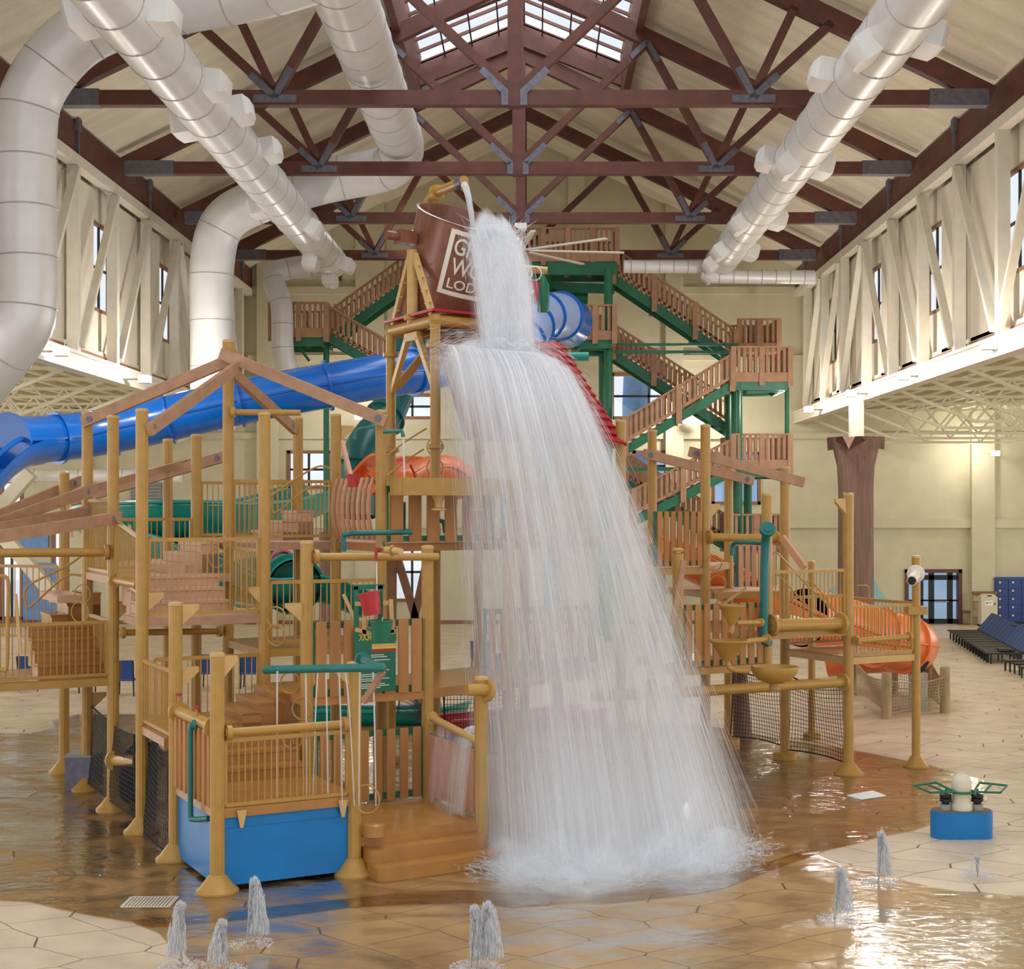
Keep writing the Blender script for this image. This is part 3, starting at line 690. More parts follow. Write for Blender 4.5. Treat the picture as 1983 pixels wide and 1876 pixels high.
# blue box, front deck
A, B, C, D, E, Fp, L11, L12, L13, L14, L21, L22, L23, L24, Wp = [g[k] for k in ('A', 'B', 'C', 'D', 'E', 'F', 'L11', 'L12', 'L13', 'L14', 'L21', 'L22', 'L23', 'L24', 'W')]
bx = thing('base_box', 'bright blue skirt box under the front deck of the play structure', 'base box', (A.x, A.y, 0))
ins = .06
def quadin(a, b, c, d, k=.05):
    m = (a+b+c+d)/4; return [p+(m-p)*k for p in (a, b, c, d)]
q = quadin(A, B, L11, C, .03)
for i, nm in ((0, 'front_panel'), (1, 'side_panel'), (2, 'back_panel'), (3, 'side_panel')):
    a, b = q[i], q[(i+1) % 4]; part(nm, M().bar(up(a, .56), up(b, .56), .04, .98), 'box_blue', bx)
part('top_band', M().bar(up(q[0], .95)-VN*.025, up(q[1], .95)-VN*.025, .02, .18), 'box_blue', bx)
deck('wet brown front deck on the blue box', [A, B, L11, C], 1.15, 'wet_step')
for s, o in ((.16, A), (.9, A)):
    p = A+(B-A)*s-VN*.06; part('tab', M().prism([up(p-UN*.07, 1.1), up(p+UN*.07, 1.1), up(p+UN*.02, .86), up(p-UN*.02, .86)], -VN*.02), 'ochre_light', bx)
railing(A, B, 1.05, 'ochre railing along the front edge above the blue box', 1.0, n=19, hb=.12)
slats(A, C, 1.12, 2.15, 'panel of brown slats above the left side of the blue box', 8, frame='ochre', w=.13)
steps('wet brown stairs climbing back from the front deck', C+(L11-C)*.05+(-VN)*.35, (L11-C)*.88, VN, 3, .2, .3, 1.15, 'wet_step', .3)
deck('wet brown landing behind the front stairs', [C+(L11-C)*.0+VN*.5, L11+VN*.5, L12, D], 1.75, 'wet_step')
railing(C, D, 1.72, 'ochre railing beside the first landing over the black net', 1.05)
railing(D+UN*.1, L12, 1.72, 'ochre railing at the back of the first landing', 1.05)
steps('wet brown stairs turning right up to the sign platform', D+(L12-D)*.45-VN*.1, -Vv*.62, UN, 4, .135, .3, 1.75, 'wet_step', .6)
deck('platform behind the green sign panel', [L11, L21, L22, L12], 2.3, 'slat')
slats(L11, L21, 2.28, 3.45, 'wide brown slat panel with green frame holding the green sign', 8, w=.17)
railing(L12, L22, 2.87, 'ochre railing behind the sign platform below the teal slide', 1.1)
deck('narrow rear platform at mid height behind the sign', [L12, L22, L23, L13], 2.87, 'ochre')
# low right deck with rounded steps
deck('wet reddish low deck between the blue box and the falling water', [B, Wp, L21, L11], .56, 'wet_step')
st = thing('entry_steps', 'two rounded wet brown entry steps right of the blue box', 'stairs', (B.x, B.y, 0))
for nm, dep, zt in (('step', .62, .2), ('step', .32, .39), ('riser_panel', .04, .5)):
    a, b = B-VN*dep+UN*.12, Wp-VN*dep+UN*(.1 if dep > .4 else 0)
    rc = .14; pts = [up(B+UN*.12, 0), up(a+VN*rc, 0)]+[up(a+VN*rc+UN*rc-VN*rc*math.sin(t)-UN*rc*math.cos(t), 0) for t in (.4, .8, 1.2, 1.57)]+[up(b-UN*rc, 0)]+[up(b-UN*rc+VN*rc+UN*rc*math.sin(t)-VN*rc*math.cos(t), 0) for t in (.4, .8, 1.2, 1.57)]+[up(Wp, 0)]
    part(nm, M().prism(pts, (0, 0, zt)), 'wet_step', st)
slats(L11+V(.05, 0, 0), L21, .6, 1.72, 'brown slat panel with dark green frame above the low wet deck', 8, w=.14)
slats(L21, Wp, .65, 1.6, 'greyed slat panel behind the spray right of the low deck', 6, col='slat_pink', frame='dark_teal', w=.24)
lo = part('newel_block', M().lathe([(.16, .56), (.16, .72), (.13, .74)], up(B+UN*.25-VN*.12, 0), 16), 'wet_step', st)
# level 3.45 and the pink stairs
deck('long ochre deck below the pink stairs', [D, L12, L13+(-VN)*1.0, E+(-VN)*.9], 3.45, 'tan_beam')
railing(D, L12, 3.4, 'tall ochre railing in front of the pink stairs', 1.3, n=19)
steps('pink stairs climbing back between the tall left posts', D+Vv*.45+UN*.12, (L12-D)*.78, VN, 3, .2, .3, 3.45, 'pink_step', .5)
deck('pink landing at the top of the first pink stairs', [D+Vv*.92, L12+Vv*.92, L14, Fp], 4.05, 'pink_step')
railing(D, E, 3.72, 'densely barred ochre railing panel between the first two tall left posts', 1.0, n=17, z1=4.0)
railing(E, Fp, 4.0, 'densely barred ochre railing panel behind the big brown beams', 1.35, n=17)
steps('upper pink stairs turning right toward the tower', E+(L13-E)*.5+Vv*.1, Vv*.7, UN, 3, .18, .3, 4.05, 'pink_step', .7)
deck('upper platform left of the curved slat screen', [L13, L23, L24, L14], 4.6, 'tan_beam')
railing(L13, L23, 4.6, 'ochre railing on the upper platform in front of the small pink steps', 1.1, n=20)
railing(Fp, L14, 4.0, 'ochre railing at the back of the pink landing', 1.0); railing(L12+VN*.1, L13, 3.45, 'ochre railing beside the tallest post', 1.05, n=17)
railing(L14, L24, 4.6, 'ochre railing at the back of the upper platform before the teal slide', 1.1)
steps('small pink steps leading up from the upper platform', L13+U*.55+Vv*.5, Vv*.45, UN, 3, .19, .3, 4.6, 'pink_step', .6)
deck('tower platform behind the curved slat screen', [L22, g['T2'], g['T1'], L23], 4.6, 'slat')
slats(L23, L22, 4.65, 5.75, 'screen of narrow pinkish slats bowing outward beside the tower', 8, col='slat_pink', frame='slat', w=.12, curve=.1)
p2 = L22+U*1.15
slats(L22, p2, 4.62, 5.6, 'slat wall under the ochre trough at the front of the tower', 6)
slats(p2, PZ(1130, 28, 0), 4.62, 5.6, 'slat wall of the tower mostly hidden behind the falling water', 10)
tr_ = thing('water_trough', 'long ochre box trough across the front of the tower', 'trough', up(L22, 5.44))
a, b = L22+UN*.1-VN*.2, PZ(1000, 26.6, 0)
for o in (0, .5): part('side', M().bar(up(a-VN*o, 5.58), up(b-VN*o, 5.58), .04, .3), 'ochre', tr_)
part('bottom', M().ob(up(a, 5.43), b-a, -VN*.5, V(0, 0, .04)), 'ochre', tr_); part('end', M().bar(up(a, 5.58), up(a-VN*.5, 5.58), .04, .3), 'ochre', tr_)
for s in (.32, .62, .9):
    p = a+(b-a)*s-VN*.25; part('outlet', M().lathe([(.12, 5.43), (.07, 5.3), (.07, 5.22), (.13, 5.21), (.13, 5.17), (.03, 5.16)], up(p, 0), 14), 'ochre_light', tr_)
def pipe(label, pts, r, m='ochre', ends=(), cat='pipe', name='water_pipe', rf=1.75, n=14):
    t = thing(name, label, cat, pts[0]); part('tube', M().tube(pts, r, n), m, t)
    pts = [Vector(p) for p in pts]
    for e in ends:
        p = pts[0] if e == 0 else pts[-1]; d = (pts[1]-pts[0] if e == 0 else pts[-2]-pts[-1]).normalized()
        q = p+d*.05; part('flange', M().tube([q-d*.035, q+d*.035], r*rf, 16), m, t)
    return t
# left lower platform
Em = V(E.x-1.74, E.y-.93, 0); Em2 = Em+Vv; Em3 = Fp-U
deck('low ochre platform at the left edge of the picture', [Em, E, Fp, Em3], 2.3, 'ochre')
railing(Em, E, 2.25, 'ochre railing along the low left platform', 1.0, n=17)
railing(E, Fp, 2.25, 'ochre railing closing the right end of the low left platform', 1.0)
railing(PZ(-60, 30, 0), g['Gp']+VN*.2, 2.55, 'dark thin-barred railing behind the far left stairs', 1.5, n=14)
steps('wet ochre stairs climbing behind the left edge railing', Em+UN*.85+VN*.7, U*.72, VN, 4, .2, .3, 2.3, 'wet_step', .5)
steps('upper wet ochre stairs turning right beside the far left post', Em+UN*1.5+Vv*1.4, Vv*.5, UN, 3, .2, .3, 3.0, 'wet_step', .6)
deck('small tan landing beside the far left post', [Fp-U*.22+VN*.3, Fp+VN*.3, Fp+Vv, Fp+Vv-U*.22], 3.6, 'pink_step')

# brown roof beams bolted on the posts
def beam(p, q, label, w=.1, h=.2, bolts=(1,)):
    p, q = Vector(p), Vector(q); t = thing('roof_beam', label, 'beam', p, 'brown open roof beams')
    part('timber', M().bar(p, q, w, h), 'tan_beam', t); d = (q-p).normalized()
    for k in bolts:
        c = (q-d*.16) if k else (p+d*.16); part('bolt', M().tube([c+V(0, -w/2-.03, 0), c+V(0, -w/2, 0)], .055, 12), 'gusset', t)
beam(P(462, 690, 26.3), P(160, 818, 27.0), 'brown beam falling left from the tallest post to the far left tall post')
beam(P(463, 708, 26.2), P(288, 833, 23.55), 'brown beam falling toward the camera from the tallest post')
beam(P(428, 684, 26.25), P(748, 816, 25.3), 'long brown beam falling right from the tallest post to the tower post, splashed with drops')
beam(P(452, 722, 26.6), P(572, 832, 29.0), 'brown beam falling back right from the tallest post, dark underside')
beam(P(-120, 1055, 24.4), P(184, 946, 27.05), 'broad brown beam rising to a bolt on the second tall left post')
beam(P(-150, 1060, 27), P(158, 930, 29.6), 'brown beam behind, rising left of the far left post')
beam(P(-150, 1052, 23.6), P(183, 988, 27.0), 'brown beam under the broad one, rising to the same post')
beam(P(-150, 1062, 22), P(233, 1002, 25.25), 'lowest brown beam on the left, bolted to the next tall post')
beam(P(138, 970, 30), P(435, 884, 28.6), 'nearly level brown beam running behind the tall left posts')
beam(P(184, 944, 27.6), P(372, 893, 29.5), 'thin brown beam continuing right behind the two tall left posts', h=.14)
beam(P(1247, 878, 31.2), P(1458, 931, 32.3), 'brown crossbeam on the right over the upper slat panel', bolts=(0, 1))
beam(P(1335, 874, 29.9), P(1556, 934, 30.6), 'brown crossbeam on the right, pale and wet, over the teal pipe', bolts=(0,))

# pipes
S1 = lambda px, py, Y: P(px, py, Y)
pipe('ochre pipe crossing the top left between two left posts', [P(-40, 1071, 24.6), P(212, 1069, 25.3)], .075, ends=(0, 1))
pipe('ochre spray bar sticking right from the tallest post', [P(446, 798, 26.2), P(582, 799, 26.3)], .055, ends=(0,))
pipe('ochre horizontal pipe with red faucet over the green sign', [P(606, 1078, 22.7), P(825, 1078, 23.5), P(848, 1078, 23.6)], .062, ends=(0,))
pipe('ochre handrail pipe above the blue box railing', [up(A, 2.16)+UN*.1-VN*.02, up(B, 2.16)-UN*.1-VN*.02], .06, ends=(0, 1))
pipe('ochre pipe along the left side of the box with two red valves', [up(C, 2.22)-VN*.1, up(A, 2.22)+VN*.1], .085, ends=(0, 1))
pipe('short ochre pipe between two tall left posts', [P(222, 1123, 25.2), P(268, 1132, 23.9)], .07, ends=(0,))
pipe('stub of ochre pipe low between the left posts', [P(222, 1472, 25.2), P(268, 1474, 23.9)], .1, ends=(0,))
pipe('dark ochre pipe under the long deck', [P(232, 1225, 25.2), P(430, 1222, 26.3)], .055, ends=(0, 1))
pipe('ochre pipe crossing the short post beside the water', [P(904, 1336, 21.7), P(932, 1335, 21.8), P(950, 1338, 21.9)], .09, ends=(1,))
pipe('big wet ochre pipe low across the right nets', [P(1150, 1348, 25.9), P(1340, 1339, 26.9), P(1637, 1320, 28.6)], .1, ends=(1,))
pipe('ochre pipe along the front edge of the right platform', [P(1490, 1211, 27.6), P(1632, 1207, 28.5)], .12, ends=(0, 1))
pipe('ochre pipe along the far right lower railing', [P(1656, 1241, 28.6), P(1765, 1232, 29.3)], .055, ends=(0, 1))
pipe('pink-ochre pipe with red wheel above the orange slat panel', [P(1370, 1040, 29.5), P(1400, 1040, 29.6), P(1508, 1043, 30.2)], .08, ends=(0, 1))
pipe('teal pipe standing along the right post with a hooked top', smooth_path([P(1487, 1022, 27.2), P(1484, 1034, 27.35), P(1482, 1060, 27.5), P(1480, 1150, 27.5), P(1480, 1235, 27.5), P(1490, 1242, 27.4)], 4), .085, 'teal_pipe', ends=(0,))
pipe('thin teal pipe bending left above the orange slat panel', smooth_path([P(1480, 1052, 27.6), P(1440, 1050, 28), P(1420, 1053, 28.4), P(1417, 1075, 28.4)], 4), .04, 'teal_pipe')
tp = pipe('teal spray pipe reaching left from the post over the blue box', smooth_path([P(700, 1276, 20.9), P(716, 1284, 20.4), P(738, 1291, 20.0), P(740, 1293, 19.98), P(728, 1293, 20.0), P(640, 1294, 20.3), P(512, 1297, 20.6)], 4), .058, 'teal_pipe', ends=(0,))
pipe('teal pipe bending down the blue box side', smooth_path([P(384, 1404, 20.6), P(374, 1404, 20.6), P(369, 1414, 20.6), P(369, 1500, 20.6), P(369, 1575, 20.6), P(374, 1586, 20.55), P(404, 1585, 20.3)], 4), .04, 'teal_pipe', ends=(0,))
pipe('teal pipe over the sign platform ending under the tower', smooth_path([P(666, 1068, 24.8), P(665, 1040, 24.8), P(672, 1034, 24.8), P(700, 1032, 25), P(798, 1030, 25.2)], 4), .045, 'teal_pipe')
for px in (781, 841): pipe('teal drain pipe hanging from the trough, '+('left one' if px < 800 else 'right one with a bend'), [P(px, 972, 25.9), P(px, 1028, 25.9)] if px < 800 else [P(px, 972, 26.2), P(px, 1005, 26.2), P(px+18, 1010, 26.2), P(px+22, 1032, 26.2)], .045, 'teal_pipe')
pipe('thin teal pipe bent off the tower post with a thin stream', smooth_path([P(726, 826, 25.3), P(692, 832, 25.3), P(687, 850, 25.3)], 3), .03, 'teal_pipe')
pipe('short teal spout right of the tower post', [P(742, 836, 25.2), P(778, 834, 25.2), P(781, 846, 25.2)], .035, 'teal_pipe')
t = pipe('black-mouthed ochre water cannon on the far right post', [P(1774, 1110, 29.3), P(1766, 1124, 28.6)], .1, 'cream_paint', ends=(0,))
part('mouth', M().tube([P(1766, 1124, 28.6), P(1765.6, 1124.6, 28.57)], .08, 14), 'black', t)
part('collar', M().box(PO['R2'].x-.19, PO['R2'].x+.19, 29.45, 29.75, 3.08, 3.24), 'ochre', t)

# climbing hoops and handrails
def hoop(px, py, Y, r, label):
    t = thing('climbing_hoop', label, 'hoop', P(px, py, Y), 'ochre climbing hoops beside the stairs'); part('ring', M().ring(P(px, py, Y), r, .013, (.35, 1, 0), 22), 'ochre', t)
for i, (px, py, Y, r, w) in enumerate([(710, 1547, 20.7, .2, 'beside the low wet deck'), (585, 1372, 22.5, .17, 'on the streaked post near the brown stairs'), (566, 1428, 22.4, .17, 'low on the streaked post behind the front railing'), (562, 1322, 23, .17, 'left of the green sign panel'),
                      (535, 1230, 24.2, .17, 'right of the tall post at sign height'), (535, 1195, 24.3, .17, 'one above another right of the tall post'), (458, 1150, 26, .16, 'at the foot of the tallest post'), (425, 1053, 26.2, .17, 'left of the tallest post by the pink steps'), (420, 1080, 26.1, .17, 'left of the tallest post, second hoop down'),
                      (490, 1163, 25, .16, 'behind the tall railing, right end'), (1383, 1090, 29.4, .15, 'right of the upper slat panel, top'), (1390, 1130, 29.3, .16, 'right of the upper slat panel, middle'), (1378, 1156, 29.2, .15, 'right of the upper slat panel, bottom'),
                      (160, 1150, 27, .17, 'beside the tan landing at the far left'), (155, 1185, 26, .18, 'over the wet ochre stairs at the far left'), (842, 905, 29, .17, 'on the tower leg above the trough'), (842, 865, 29, .17, 'on the tower leg, upper one')]):
    hoop(px, py, Y, r, 'thin ochre hoop '+w)
def handrail(pts, label, r=.018, m='ochre'):
    t = thing('hand_rail', label, 'handrail', pts[0], 'bent tube handrails'); part('tube', M().tube(smooth_path(pts, 4), r, 8), m, t)
handrail([P(165, 1070, 27.3), P(128, 1097, 27.3), P(54, 1135, 27.3), P(51, 1170, 27.3), P(60, 1174, 27.3), P(125, 1117, 27.3), P(160, 1115, 27.3)], 'long bent handrail above the left stairs', .02)
handrail([P(645, 938, 26.9), P(643, 912, 26.9), P(636, 906, 26.9), P(608, 906, 26.8), P(532, 955, 26.6), P(527, 965, 26.6), P(527, 985, 26.6), P(538, 990, 26.6), P(598, 944, 26.6), P(640, 942, 26.6)], 'bent handrail over the upper platform railing')
handrail([P(825, 830, 28.5), P(785, 855, 28), P(740, 890, 27.6)], 'handrail rising toward the tower above the trough'); handrail([P(820, 870, 28.5), P(785, 893, 28), P(745, 925, 27.6)], 'lower handrail above the trough')
handrail([P(0, 1115, 24.2), P(12, 1118, 24.2), P(16, 1135, 24.2), P(15, 1200, 24.2), P(13, 1290, 24.2), P(4, 1296, 24.2), P(-4, 1296, 24.2)], 'thick looped handrail cut by the left picture edge', .035)
handrail([P(1498, 1072, 29.5), P(1508, 1073, 29.5), P(1570, 1140, 29), P(1625, 1190, 28.7)], 'sloping handrail on the right platform, upper'); handrail([P(1506, 1112, 29.5), P(1560, 1170, 29), P(1600, 1215, 28.8)], 'sloping handrail on the right platform, lower')
handrail([P(1556, 1210, 30.5), P(1556, 1132, 30.5), P(1562, 1128, 30.5), P(1575, 1130, 30.5), P(1622, 1188, 30)], 'hooked handrail behind the right platform railing')
handrail([P(1660, 1134, 30.8), P(1678, 1134, 30.8), P(1682, 1140, 30.8), P(1682, 1165, 30.8)], 'small hooked handrail behind the tall right post')

# right side decks
R1, R2, R3, R4, R5, R6, R7, R8, R9 = [PO['R%d' % k] for k in range(1, 10)]
deck('right platform with the thick pipe along its front', [R4, R1, R3, R5], 2.875, 'ochre'); railing(R4, R1, 2.95, 'ochre railing on the right platform beside the tall plain post', 1.05, n=18)
R2b = R2+Vv; deck('lower far right platform with wet edge', [R1, R2, R2b, R3], 2.3, 'ochre_light'); railing(R1, R2, 2.25, 'ochre railing on the far right platform before the orange slide', 1.02, n=15)
railing(R2b, R2, 2.3, 'ochre railing along the outer side of the far right platform', 1.0); railing(R3, R2b, 2.3, 'ochre railing at the back of the far right platform', 1.05)
deck('lower platform behind the funnels', [R9, R4, R5, R7+U*.2], 2.3, 'ochre'); slats(R9, R4, 2.3, 3.45, 'brown slat panel behind the ochre funnels', 9, w=.13)
deck('upper right platform in the spray', [R7, R5, R6, R8], 4.03, 'ochre'); slats(R7+U*.35, R5, 4.05, 5.15, 'brown slat panel with green edges beside the red roof', 7)
a = P(1418, 1100, 31); b = P(1508, 1100, 31.6)
slats(a, b, 3.55, 4.42, 'pink slat panel in a teal frame with orange behind it', 6, col='slat_pink', frame='teal_pipe')
deck('rear right platform under the orange slide entry', [V(a.x-.4, a.y, 0), V(b.x+.3, b.y, 0), V(b.x-.6, b.y+2, 0), V(a.x-1.2, a.y+2, 0)], 3.45, 'ochre')
solo('rear_tray', M().bar(P(1640, 1225, 31), P(1500, 1195, 31.6), 1.6, .06), 'ochre', 'dark ochre tray under the right platform', 'tray')
# tower slats behind water, mid level
slats(PZ(930, 26.5, 0), PZ(1160, 28.0, 0), 2.3, 3.4, 'slat panel in the middle of the tower seen through the water', 10, frame='dark_teal', w=.13)
deck('tower floor behind the falling water at mid height', [L21, PZ(1150, 26.5, 0), PZ(1120, 29, 0), L22], 2.3, 'slat')
deck('upper tower floor behind the falling water', [L22, R7, R8, PZ(900, 29.5, 0)], 4.6, 'slat')
post('H1', 985, 25.2, 4.6, 'ochre post faint behind the left part of the falling water', base='flange', fluted=False)
post('H2', 1080, 26.6, 4.6, 'ochre post faint behind the middle of the falling water', base='flange', fluted=False)

# red roof over the tower
rt = thing('tower_roof', 'red ribbed hip roof over the tower, mostly under the falling water', 'roof', V(-.6, 28.6, 6.3))
ra, rb = P(846, 662, 28.9), P(1080, 664, 30.6); re = P(1206, 862, 28.6); rf_ = P(935, 800, 27.3); rg = P(1180, 868, 31.5); rh = P(900, 850, 31.5)
def ribroof(a, b, c, d, n):                              # a-b ridge, d-c eave, overlapping boards
    for i in range(n):
        t0, t1 = i/n, (i+1)/n+.02; p0, p1 = a.lerp(d, t0), b.lerp(c, t0); p2, p3 = b.lerp(c, t1), a.lerp(d, t1)
        nn = (p1-p0).cross(p3-p0).normalized(); nn = nn if nn.z > 0 else -nn
        part('roof_board', M().prism([p0, p1, p2+nn*.07, p3+nn*.07], nn*.03), 'red', rt)
ribroof(ra, rb, re, rf_, 13); ribroof(rb, rb+V(.05, .4, 0), rg, re, 13); ribroof(rb, ra, rh, rg, 6)
# bucket tower frame
T1, T2, T3, T4 = [PO[k] for k in ('T1', 'T2', 'T3', 'T4')]
tf = thing('bucket_support', 'ochre pipe frame and slanted braces carrying the tipping bucket', 'frame', up(T2, 8.7))
zt = 8.84
for a, b in ((T1, T2), (T2, T3), (T3, T4), (T4, T1)): part('ring_pipe', M().tube([up(a, zt), up(b, zt)], .115, 14), 'ochre', tf)
for c in (T1, T2, T3, T4): part('elbow', M().lathe([(.02, -.14), (.1, -.11), (.14, 0), (.1, .11), (.02, .14)], up(c, zt), 14), 'ochre', tf)
for s, (a, b) in enumerate(((T1, T2), (T4, T3))):
    m = (a+b)/2; top = up(m, 10.35)
    part('mast', M().tube([up(m, zt), top], .11, 14), 'ochre_light', tf); part('mast_flange', M().lathe([(.17, 8.95), (.17, 9.05)], up(m, 0), 14), 'ochre', tf)
    for c in (a, b):
        q = up(c+(m-c)*.12, 8.95); st_ = m+(c-m)*.1; d = q-up(st_, 10.25)
        part('brace', M().bar(up(st_, 10.25), q, .1, .12), 'ochre_light', tf)
        for k in range(1, 5): 
            p = up(st_, 10.25)+d*(k/5); part('rung', M().bar(p-d.normalized()*0-UN*.02-VN*.17, p+VN*.17, .04, .02), 'ochre_light', tf)
    part('k_plate', M().bar(up(m-(b-a).normalized()*.3, 8.62), up(m+(b-a).normalized()*.3, 8.62), .1, .16), 'ochre', tf)
    for c, f in ((a, .93), (b, .93)): part('knee_brace', M().bar(up(m+(c-m)*.25, 8.58), up(m+(c-m)*.93, 7.6), .1, .12), 'ochre_light', tf)
part('knee_brace', M().bar(up(T2+(T3-T2)*.45, 8.6), up(T2+(T3-T2)*.1, 7.9), .1, .16), 'ochre_light', tf)
part('knee_brace', M().bar(up(T1+(T4-T1)*.45, 8.6), up(T1+(T4-T1)*.06, 7.7), .1, .16), 'ochre_light', tf)
part('red_platform', M().prism([up(c, 9.0) for c in (T1+(T1-T3)*.06, T2+(T2-T4)*.06-(T4-T1)*.0, T3+(T3-T1)*.06, T4)], (0, 0, .05)), 'red', tf)

# the bucket
UB = (T3-T2).normalized(); BCn = (T1+T2+T3+T4)/4; BCn = BCn-UB*.05+V(.06,0,0)
bc = up(BCn, 10.15); tilt = math.radians(25)
ax_u = UB; ax_f = V(UB.y, -UB.x, 0)                      # pour direction, toward the camera and right
ax_z = V(0, 0, 1)
Rm = Matrix((ax_u, ax_f, ax_z)).transposed()             # local (x along axle, y pour side, z up)
Rt = Matrix.Rotation(-tilt, 3, 'X'); BM = Rm @ Rt
rtop, rbot, hb_ = 1.09, 1.0, 2.1
bk = thing('tipping_bucket', 'giant brown tipping bucket with a square lettered emblem, pouring water', 'bucket', bc)
zz0, zz1 = -1.15, -1.15+hb_
prof = [(.02, zz0), (rbot, zz0), (rtop, zz1), (rtop+.03, zz1+.02), (rtop-.02, zz1+.03), (rtop-.05, zz1-.02), (rbot-.05, zz0+.06), (.02, zz0+.06)]
part('shell', M().lathe(prof, bc, 48, BM, cap=False), 'bucket_brown', bk)
def onb(a, z, off=.012):
    a = a-.3; z = z+.3
    r = rbot+(rtop-rbot)*(z-zz0)/hb_+off; return bc+BM @ V(r*math.sin(a), r*math.cos(a), z)
def strip(a0, a1, z0, z1, n=14):
    b = M(); vs = []; 
    for i in range(n+1):
        a = a0+(a1-a0)*i/n; vs += [onb(a, z0), onb(a, z1)]
    return b.add(vs, [(2*i, 2*i+2, 2*i+3, 2*i+1) for i in range(n)])
ac_, aw = .0, .62                                        # emblem centre and half angle
fz0, fz1 = -.72, .58
em = M()
for (a0, a1, z0, z1) in ((-aw, aw, fz1-.09, fz1), (-aw, aw, fz0, fz0+.09), (-aw, -aw+.09, fz0, fz1), (aw-.09, aw, fz0, fz1)):
    s = strip(a0, a1, z0, z1); em.add(s.v, s.f)
part('emblem_frame', em, 'cream_paint', bk)
def textmesh(txt, width, height):
    cu = bpy.data.curves.new('t', 'FONT'); cu.body = txt; cu.resolution_u = 3; cu.align_x = 'CENTER'; cu.offset = .012
    o = bpy.data.objects.new('t', cu); COL.objects.link(o); dg = bpy.context.evaluated_depsgraph_get(); dg.update()
    me = bpy.data.meshes.new_from_object(o.evaluated_get(dg)); bpy.data.objects.remove(o)
    v = [tuple(p.co) for p in me.vertices]; f = [tuple(p.vertices) for p in me.polygons]; bpy.data.meshes.remove(me)
    x0, x1 = min(p[0] for p in v), max(p[0] for p in v); y0, y1 = min(p[1] for p in v), max(p[1] for p in v)
    return [((p[0]-(x0+x1)/2)/(x1-x0)*width, (p[1]-y0)/(y1-y0)*height) for p in v], f
for txt, w, h, z in (('GREAT', 1.0, .34, .1), ('WOLF', .95, .34, -.3), ('LODGE', .95, .2, -.58)):
    v, f = textmesh(txt, w, h); b = M().add([onb(x/1.02, z+y_) for x, y_ in v], f); part('lettering', b, 'cream_paint', bk)
part('axle', M().tube([bc+ax_u*-(1.75)+V(0, 0, .42), bc+ax_u*1.75+V(0, 0, .42)], .09, 12), 'bucket_brown', bk)
for s in (-1, 1): part('bearing', M().bar(bc+ax_u*s*1.12+V(0, 0, .42), bc+ax_u*s*1.5+V(0, 0, .42), .26, .26), 'bucket_brown', bk)
pipe('ochre filler pipe arching over the bucket', smooth_path([P(828, 560, 31.2), P(827, 420, 31.2), P(830, 390, 31.1), P(845, 373, 30.8), P(872, 362, 30.2), P(899, 350, 29.5)], 5), .1, 'ochre', ends=())
t = [o for o in bpy.data.objects if o.get('label', '').startswith('ochre filler')][0]
part('flange', M().tube([P(843, 375, 30.85), P(849, 372, 30.75)], .17, 16), 'ochre', t); part('mouth_ring', M().tube([P(888, 355, 29.75), P(898, 350.5, 29.52)], .115, 16), 'gusset', t)

# hanging toys near the fan
hb = thing('hanging_bar', 'short pale bar with rings holding a red disc and a green bottle shape', 'bar', P(1010, 520, 34)); part('bar', M().tube([P(1005, 519, 34), P(1060, 524, 34)], .09, 10), 'ochre_light', hb)
part('support_leg', M().tube([P(1008, 520, 34), P(1004, 640, 34)], .08, 10), 'ochre_light', hb)
for px in (1017, 1035): part('ring', M().ring(P(px, 530, 33.9), .16, .02, (0, 1, 0)), 'cream_paint', hb)
rd = thing('red_disc', 'round red disc with a white centre hanging under the bar', 'disc', P(1029, 565, 33.8)); part('disc', M().tube([P(1029, 564, 33.85), P(1029, 564, 33.7)], .26, 24), 'red', rd)
part('hub', M().tube([P(1029, 564, 33.7), P(1029, 564, 33.66)], .07, 8), 'white', rd); part('cord', M().tube([P(1029, 545, 33.8), P(1028, 528, 33.8)], .01, 4), 'grey', rd)
gb = thing('green_bottle_shape', 'green bottle-shaped hanging counterweight beside the red disc', 'counterweight', P(1052, 600, 33.8))
c = P(1052, 604, 33.8); part('body', M().lathe([(.13, 0), (.14, .06), (.14, .62), (.05, .8), (.03, .86)], c, 16), 'green', gb); part('cord', M().tube([c+V(0, 0, .86), c+V(.02, 0, 1.0)], .01, 4), 'grey', gb)

# sign, buckets, funnels, faucets
sg = thing('rule_sign', 'green rules sign with yellow heading on the slat panel', 'sign', up(L11+(L21-L11)*.46, 2.2))
sa, sb = L11+(L21-L11)*.355, L11+(L21-L11)*.7; off = -VN*.12
def sp(u_, z, o=0): return up(sa+(sb-sa)*u_+off-VN*o, z)
part('board', M().ob(sp(0, 2.33), sb-sa, V(0, 0, 1.0), -VN*.02), 'green', sg)
for (u0, u1, z0, z1, m) in ((.42, 1, 3.03, 3.08, 'ochre_light'), (.42, 1, 3.0, 3.03, 'yellow'), (.42, 1, 2.95, 2.99, 'red')):
    part('stripe', M().ob(sp(u0, z0, .022), (sb-sa)*(u1-u0), V(0, 0, z1-z0), -VN*.003), m, sg)
v, f = textmesh('TOUCH TO', .42, .1); part('lettering', M().add([sp(.3, 3.14, .025)+UN*x+V(0, 0, y_) for x, y_ in v], f), 'yellow', sg)
for k, zz in enumerate((2.9, 2.87, 2.82, 2.76, 2.7, 2.66, 2.6, 2.57, 2.53, 2.5, 2.45, 2.42, 2.39)):
    part('print_line', M().ob(sp(.12 if k > 3 else .4, zz, .022), (sb-sa)*(.72 if k > 3 else .45)*(.85+.15*((k*7) % 3-1)), V(0, 0, .012), -VN*.002), 'cream_paint', sg)
